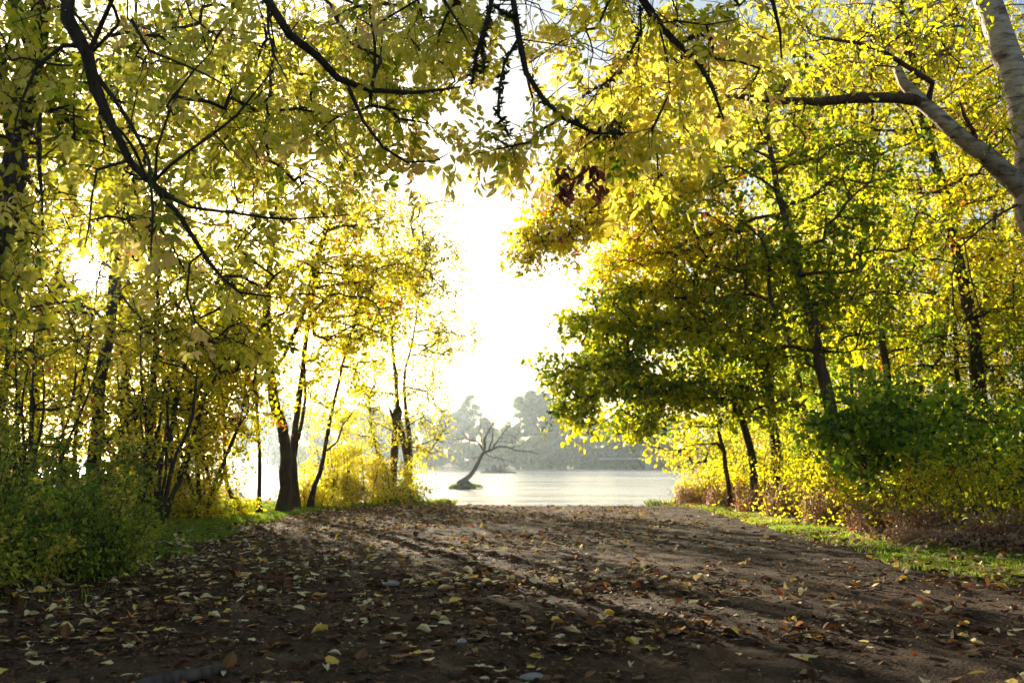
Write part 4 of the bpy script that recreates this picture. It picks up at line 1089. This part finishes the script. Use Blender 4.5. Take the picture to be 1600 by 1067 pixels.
for x, y in zip(lx, ly):
    i = int(rng.integers(len(LTM))); h = hname[int(rng.choice(6, p=hprob))]
    kn = LTM[i][0]
    o = bpy.data.objects.new('fallen_leaf', meshes[(i, h)]); COL.objects.link(o)
    s = {'oval': .075, 'broad': .085, 'lobed': .10, 'curled': .07, 'narrow': .085}[kn] * rng.uniform(.45, 1.0)
    o.scale = (s, s, s)
    o.location = (x, y, gz(x, y) + .010 + rng.random() * .006)
    o.rotation_euler = (rng.normal() * .10, rng.normal() * .13 + (math.pi if rng.random() < .3 else 0), rng.uniform(0, 6.28))
    tag(o, f'{h} {kn} fallen leaf lying loose on the dark dirt close to the viewer', 'leaf', f'{h} {kn} leaves scattered on the near dirt')
m = Mesh()
def lay(n, y0, y1, smin, smax, tints, tps, zr=.012, filt=None, flat=.12):
    x, y = litter_positions(rng, n, y0, y1)
    if filt is not None:
        k = filt(x, y); x, y = x[k], y[k]
    n = len(x)
    pos = np.column_stack([x, y, terrain(x, y) + .006 + rng.random(n) * zr])
    z = norm(np.column_stack([rng.normal(size=(n, 2)) * flat, np.where(rng.random(n) < .3, -1, 1)]))
    tt = tints(n)
    scatter(m, tps, pos, rot_from(norm(np.column_stack([rng.normal(size=(n, 2)), rng.normal(size=n) * .15])), z), rng.uniform(smin, smax, n), tt, rng)
T_ = [t for _, t in LTM]
pick = lambda n: np.array([hues[hname[i]] for i in rng.choice(6, n, p=hprob)]) + rng.normal(size=n) * .03
brownish = lambda n: np.clip(rng.random(n) ** 1.8 * .34, 0, 1)
lay(2600, float(ly.max()), 9, .045, .105, pick, T_)
lay(5000, 3.4, 22, .04, .10, pick, T_, .05, filt=lambda x, y: (np.abs(x) > 3.2))
yv = rng.uniform(7, 22, 1500); xv = edgeR(yv) + rng.uniform(-.1, 1.6, 1500)
scatter(m, T_, np.column_stack([xv, yv, terrain(xv, yv) + .03 + rng.random(1500) * .04]), rot_from(norm(np.column_stack([rng.normal(size=(1500, 2)), rng.normal(size=1500) * .25])), norm(rng.normal(size=(1500, 3)) * .3 + [0, 0, 1])), rng.uniform(.04, .09, 1500), pick(1500), rng)
lay(5200, 9, 15, .045, .10, pick, T_)
lay(9000, 15, 23, .04, .09, pick, T_)
lay(9000, 3.4, 8, .03, .09, brownish, T_, .008, flat=.16)
lay(9000, 8, 22, .03, .08, brownish, T_, .01)
lay(30000, 3.4, 10, .008, .03, lambda n: rng.random(n) ** 2 * .75, SIMPLE, .004)
lay(26000, 10, 23, .015, .045, lambda n: rng.random(n) * .8, SIMPLE, .004)
tag(m.build('leaf_litter', M['litter']), kind='stuff')
# twigs and leaf stalks lying about
def ground_stick(label, x, y, L_, ang, r, seed, mat, name='fallen_twig', group=None):
    rg = np.random.default_rng(seed); k = 7
    t = np.linspace(-.5, .5, k); P = np.stack([x + t * L_ * math.cos(ang), y + t * L_ * math.sin(ang), 0 * t], -1)
    P[:, :2] += rg.normal(size=(k, 2)) * L_ * .02
    P[:, 2] = terrain(P[:, 0], P[:, 1]) + r + .012 + .015 * np.sin((t + .5) * 3.1)
    mm = Mesh(); tube(mm, P, np.linspace(r, r * .5, k), 5)
    q = P[3]; e = q + np.array([math.cos(ang + .7), math.sin(ang + .7), .08]) * L_ * .2
    tube(mm, np.array([q, (q + e) / 2, e]), [r * .6, r * .5, r * .3], 4)
    b = np.array([x, y, gz(x, y)])
    return tag(mm.build(name, M[mat], origin=b), label, 'twig', group)
ground_stick('pale peeled twig on the bare dirt at the lower right', 2.72, 5.95, .34, RAD(-25), .005, 1, 'barkdry')
ground_stick('short dark twig among the leaves at the lower left', -2.1, 4.9, .3, RAD(20), .006, 2, 'bark')
ground_stick('thin curved twig in the middle of the near path', .15, 4.6, .28, RAD(60), .004, 3, 'barkdry')
ground_stick('forked brown twig on the right half of the path', 1.5, 5.2, .25, RAD(10), .005, 4, 'barkwarm')
# a few water-worn stones in the dirt
rg = np.random.default_rng(9)
for i, (x, y, s, lab) in enumerate([(.08, 4.25, .05, 'smooth grey stone on the path below the middle of the view'), (-.25, 5.1, .035, 'small flat grey stone in the middle of the path'), (1.0, 4.1, .04, 'rounded dark stone near the lower edge of the view'), (-.9, 7.6, .06, 'flat pale stone further up the path on the left half')]):
    import bmesh
    bm = bmesh.new(); bmesh.ops.create_icosphere(bm, subdivisions=3, radius=1)
    for v in bm.verts:
        f = 1 + .12 * math.sin(v.co.x * 3 + i) + .1 * math.sin(v.co.y * 4 + 2 * i)
        v.co = (v.co.x * s * f, v.co.y * s * .7 * f, v.co.z * s * .4 * f)
    me = bpy.data.meshes.new('stone'); bm.to_mesh(me); bm.free(); me.materials.append(M['stone'])
    for p in me.polygons: p.use_smooth = True
    o = bpy.data.objects.new('stone', me); COL.objects.link(o); o.location = (x, y, gz(x, y) + s * .2)
    o.rotation_euler = (0, 0, i * 1.1)
    tag(o, lab, 'stone')

# ------------------------------------------------------------------ dead tree on its islet in the river
ix, iy = at(724, 762, 54)[0], 54
def lump(name, cx, cy, rx, ry, h, z0, mat, seed, parent=None, amp=.25):
    n = 40; k = 12
    a = np.linspace(0, 2 * np.pi, n, endpoint=False)
    V = []
    for j in range(k + 1):
        q = j / k; rad = math.cos(q * math.pi / 2) ** .7 if j < k else 0
        zz = z0 + h * math.sin(q * math.pi / 2)
        jit = 1 + amp * vnoise(np.cos(a) * 2 + 5, np.sin(a) * 2 + q * 3, seed)
        V.append(np.stack([cx + rx * rad * jit * np.cos(a), cy + ry * rad * jit * np.sin(a), zz + h * .3 * vnoise(np.cos(a) * 3 + q, np.sin(a) * 3, seed + 1) * rad], -1))
    V = np.concatenate(V)
    i = np.arange(k)[:, None] * n; j = np.arange(n)[None]
    F = np.stack([i + j, i + (j + 1) % n, i + n + (j + 1) % n, i + n + j], -1).reshape(-1, 4)
    m = Mesh(); m.add(V, F)
    return m
base = np.array([ix, iy, WATER])
isl = empty('islet', base, 'tiny grassy islet in the river carrying the dead leaning tree', 'islet')
lump('soil', ix, iy, .8, .6, .32, WATER - .1, 'soil', 3).build('soil', M['soil'], isl, smooth_shade=True, origin=base)
rg = np.random.default_rng(77); m = Mesh(); n = 1300
a = rg.uniform(0, 6.283, n); q = rg.random(n) ** .5
P = np.column_stack([ix + .9 * q * np.cos(a), iy + .65 * q * np.sin(a), WATER + .20 * np.sqrt(np.maximum(0, 1 - q ** 2.5)) - .02])
P[:, 0] += .12
tipd = norm(np.column_stack([np.cos(a) * q, np.sin(a) * q, .8 + 0 * a]) + rg.normal(size=(n, 3)) * .35)
scatter(m, [leaf_simple(.16, .02, .3)], P, rot_from(tipd, norm(rg.normal(size=(n, 3)))), rg.uniform(.06, .17, n), rg.random(n) * .8, rg)
m.build('grass_tuft', M['grass'], isl, origin=base)
def ppts(l, Y):
    return [(a, b, Y + (c[0] if c else 0), r) for a, b, r, *c in l]
dt = [ppts(l, 54) for l in [
    [(716, 757, .24), (726, 750, .19), (738, 738, .13), (747, 722, .10), (753, 710, .095), (758, 705, .09)],
    [(758, 706, .10), (768, 701, .085), (778, 697, .07), (790, 698, .055), (805, 703, .045), (822, 705, .032), (845, 709, .015)],
    [(757, 706, .09), (758, 695, .08), (757, 685, .07), (762, 676, .055), (770, 662, .04), (776, 650, .025), (783, 640, .01)],
    [(756, 706, .07), (752, 698, .06), (745, 690, .05), (735, 687, .04), (722, 685, .03), (705, 687, .015)],
    [(764, 703, .06), (768, 690, .05), (770, 675, .04), (771, 655, .025), (772, 648, .01)],
    [(770, 699, .05), (778, 688, .045), (788, 675, .035), (797, 664, .025), (808, 657, .01)],
    [(756, 704, .04), (764, 712, .03), (780, 716, .025), (792, 719, .02), (803, 722, .008)],
    [(750, 714, .035), (743, 714, .025), (738, 716, .01)], [(755, 696, .03), (750, 680, .02), (751, 665, .008)],
    [(772, 670, .02), (780, 660, .015), (786, 655, .006)], [(786, 678, .02), (798, 680, .015), (808, 686, .006)], [(798, 700, .02), (806, 698, .012), (815, 695, .005)],
    [(776, 690, .02), (790, 690, .015), (800, 693, .006)], [(770, 683, .02), (762, 670, .012), (760, 660, .005)], [(730, 686, .02), (728, 680, .01), (722, 676, .005)], [(722, 757, .2), (712, 759, .15), (704, 763, .08)], [(728, 752, .16), (736, 758, .10), (741, 763, .05)]]]
rg = np.random.default_rng(4)
db = at(716, 757, 54)
dr = empty('dead_tree', (db[0], 54, WATER + .25), 'bare dead tree leaning right out of the islet in the river', 'dead tree')
mt = Mesh()
tips_ = []
for l in dt:
    t = spline(np.array([[*at(*q[:3]), q[3]] for q in l]), .14, .02, rg); tube(mt, t[:, :3], t[:, 3] * .85, 8, rough=.08, rng=rg)
    if len(l) >= 3 and l[0][3] < .12: tips_.append(t)
for t in tips_:
    for c in range(9):
        p = t[rg.integers(len(t) // 3, len(t)), :3]; d = norm(rg.normal(size=3) + np.array([.2, 0, .5])); L_ = rg.uniform(.2, .6)
        tube(mt, spline(np.array([p, p + d * L_ * .5 + rg.normal(size=3) * .04, p + d * L_]), .12), [.010] * 1 and .009, 3)
mt.build('trunk', M['barkdry'], dr, smooth_shade=True, origin=np.array([db[0], 54, WATER + .25]))

# driftwood snag further out
sx = at(777, 728, 130)
sn = Mesh(); rg = np.random.default_rng(6)
for i in range(22):
    p = np.array([sx[0] + rg.normal() * .6, 130, WATER - .05]); d = norm(np.array([rg.normal() * .7, rg.normal() * .3, .9])); L_ = rg.uniform(.4, 1.3) * (1.3 if i % 5 == 0 else 1)
    tube(sn, spline(np.array([p, p + d * L_ * .5 + rg.normal(size=3) * .15, p + d * L_]), .3), np.linspace(.09, .03, 3)[0], 4)
for i in range(5):
    p = np.array([sx[0] - 2.2 + i * .7, 130, WATER + .02])
    tube(sn, spline(np.array([p, p + [.8, 0, .12], p + [1.9, 0, .02]]), .3), .12, 5)
tag(sn.build('driftwood_snag', M['barkdry'], origin=np.array([sx[0], 130, WATER])), 'pale tangle of driftwood roots in the river beyond the dead tree', 'driftwood')

# ------------------------------------------------------------------ far shore
GF = 'hazy trees on the far shore'
def far_proto(seed, h, w, n, tint, low=.08, size=.75, gap=.4):
    rg = np.random.default_rng(seed)
    root = empty('far_shore_tree', (0, 0, 0), 'hazy leafy tree in the wood on the far shore', 'tree', GF)
    mt = Mesh(); mc = Mesh()
    t = spline(np.array([[0, 0, -.5, .35], [rg.normal() * .3, 0, h * .4, .28], [rg.normal() * .7, 0, h * .92, .06]]), 1, .1, rg)
    tube(mt, t[:, :3], t[:, 3], 6)
    nc = int(26 + h * 1.6)
    cz = low * h + (h * (1 - low)) * rg.random(nc) ** .8
    prof = np.sin(np.clip((cz / h - low + .12) / (1.1 - low), 0, 1) * np.pi) ** .6
    a = rg.uniform(0, 6.283, nc); q = rg.random(nc) ** .5 * w * prof
    cc = np.column_stack([q * np.cos(a), q * np.sin(a), cz])
    for c in cc:
        i = int(np.clip(np.searchsorted(t[:, 2], c[2] - .12 * h), 1, len(t) - 1))
        tube(mt, spline(np.array([t[i, :3], (t[i, :3] + c) / 2 + [0, 0, .3], c]), 1), .07, 3)
    per = n // nc
    cr = rg.uniform(.10, .19, nc) * w * 1.6
    d = norm(rg.normal(size=(nc, per, 3))) * rg.random((nc, per, 1)) ** .5
    p = (cc[:, None] + d * cr[:, None, None] * [1.2, 1.2, .8]).reshape(-1, 3)
    tt = np.clip(np.repeat(rg.normal(tint, .15, nc), per) + rg.normal(size=len(p)) * .08, 0, 1)
    scatter(mc, [leaf_simple(.7, .2, .2)], p, rot_from(norm(rg.normal(size=p.shape)), norm(rg.normal(size=p.shape) + [0, 0, .6])), size * rg.uniform(.5, 1.1, len(p)), tt, rg)
    mt.build('trunk', M['bark'], root); mc.build('crown', M['far'], root)
    return root
fp = [far_proto(601, 17, 4.2, 6500, .3), far_proto(602, 13, 4.0, 5500, .4), far_proto(603, 9, 4.2, 4500, .55), far_proto(604, 5.5, 3.6, 3500, .6, low=.02), far_proto(605, 18, 3.4, 4200, .3, size=.6)]
rr = random.Random(12)
# skyline read from the photograph: (px, py of the top, proto)
far = [(735, 616, 4), (722, 640, 1), (757, 655, 1), (700, 650, 1), (690, 665, 2), (830, 613, 0), (812, 618, 4), (850, 616, 0), (866, 625, 0), (880, 640, 1), (795, 668, 2), (775, 672, 2), (903, 655, 1), (925, 655, 1), (945, 660, 1), (965, 650, 1),
       (985, 655, 1), (1008, 660, 1), (1030, 662, 1), (1052, 660, 1), (1075, 655, 1), (665, 650, 1), (640, 655, 1), (612, 650, 1), (585, 640, 1), (560, 645, 1), (535, 640, 1), (508, 645, 0), (480, 640, 1), (450, 650, 0), (420, 645, 1), (380, 640, 0), (340, 650, 1), (300, 640, 0), (250, 645, 0), (200, 650, 0), (1110, 650, 0), (1160, 650, 0), (1220, 650, 0)]
ORD = 'first second third fourth fifth sixth seventh eighth ninth tenth eleventh twelfth thirteenth fourteenth fifteenth sixteenth seventeenth eighteenth nineteenth twentieth twenty-first twenty-second twenty-third twenty-fourth twenty-fifth twenty-sixth twenty-seventh twenty-eighth twenty-ninth thirtieth'.split()
seen = sorted(px for px, py, k in far if 690 <= px <= 1080)
for px, py, k in far:
    Y = rr.uniform(226, 240); p = at(px, py, Y); z0 = gz(p[0], Y)
    h0 = [17, 13, 9, 5.5, 18][k]
    lab = f'{["broad tall", "middling", "low", "low", "slender tall"][k]} hazy tree, {ORD[seen.index(px)]} from the left on the far-shore skyline' if px in seen else 'hazy far-shore tree hidden behind the wood beside the path'
    copy_tree(fp[k], (p[0], Y, z0), rr.uniform(0, 6.28), max(.4, (p[2] - z0) / h0), lab)
for i in range(46):   # lower trees and bushes along the waterline
    px = 440 + i * 15 + rr.uniform(-5, 5); k = 3 if i % 3 else 2; Y = rr.uniform(216.5, 220)
    p = at(px, 700 + rr.uniform(-12, 8), Y); z0 = gz(p[0], Y)
    nth = i - 17
    lab = f'hazy waterside bush, {ORD[nth]} from the left along the open far shore' if 0 <= nth < 25 else 'hazy far-shore bush hidden behind the wood beside the path'
    copy_tree(fp[k], (p[0], Y, z0 - .1), rr.uniform(0, 6.28), max(.5, (p[2] - z0) / [17, 13, 9, 5.5, 18][k]), lab)
for r_ in fp:   # the originals stand in the far wood too
    x = {0: -55, 1: 52, 2: 60, 3: 68, 4: -62}[fp.index(r_)]
    r_.location = (x, 232, gz(x, 232)); r_['label'] = 'hazy far-shore tree hidden behind the wood beside the path'

# footbridge
def box(m, x0, x1, y0, y1, z0, z1):
    V = np.array([[x, y, z] for z in (z0, z1) for x, y in ((x0, y0), (x1, y0), (x1, y1), (x0, y1))])
    m.add(V, [[0, 3, 2, 1], [4, 5, 6, 7], [0, 1, 5, 4], [1, 2, 6, 5], [2, 3, 7, 6], [3, 0, 4, 7]])
BY = 212.0
xa, xb = at(935, 716, BY)[0], at(1120, 716, BY)[0]; zt = at(1000, 715, BY)[2]
bb = np.array([(xa + xb) / 2, BY, WATER])
br = empty('footbridge', bb, 'low pale footbridge on concrete piers crossing to the far shore', 'bridge')
m = Mesh(); box(m, xa, xb, BY - 1.4, BY + 1.4, zt - .45, zt); m.build('deck', M['concrete'], br, origin=bb)
for px in (1013, 1090):
    x = at(px, 720, BY)[0]
    m = Mesh(); box(m, x - .75, x + .75, BY - 1.1, BY + 1.1, WATER - 1.2, zt - .46); box(m, x - .95, x + .95, BY - 1.3, BY + 1.3, zt - .75, zt - .455)
    m.build('pier', M['concrete'], br, origin=bb)
m = Mesh()
for s in (-1.35, 1.31):
    box(m, xa, xb, BY + s, BY + s + .05, zt + 1.0, zt + 1.08); box(m, xa, xb, BY + s, BY + s + .05, zt + .5, zt + .55)
    for x in np.arange(xa, xb, 1.5): box(m, x, x + .07, BY + s - .01, BY + s + .06, zt, zt + 1.06)
m.build('railing', M['steel'], br, origin=bb)
lump('bank', xa - 1, BY + 3, 4, 6, .8, WATER - .4, 'soil', 8).build('earth_bank', M['soil'], smooth_shade=True, origin=np.array([xa - 2, BY + 3, WATER]))
tag(bpy.data.objects['earth_bank'], 'low earth bank where the footbridge meets the far shore', 'embankment')

# ------------------------------------------------------------------ sun and the hazy air
hz = Mesh(); box(hz, -420, 420, -60, 900, -4.0, 34)
mh, nt, out = newmat('haze_air')
pv = N(nt, 'ShaderNodeVolumePrincipled', Density=.00035, Anisotropy=.72)
pv.inputs['Color'].default_value = (.70, .86, 1, 1)
nt.links.new(pv.outputs[0], out.inputs['Volume'])
h_ = hz.build('haze', mh); tag(h_, kind='stuff')
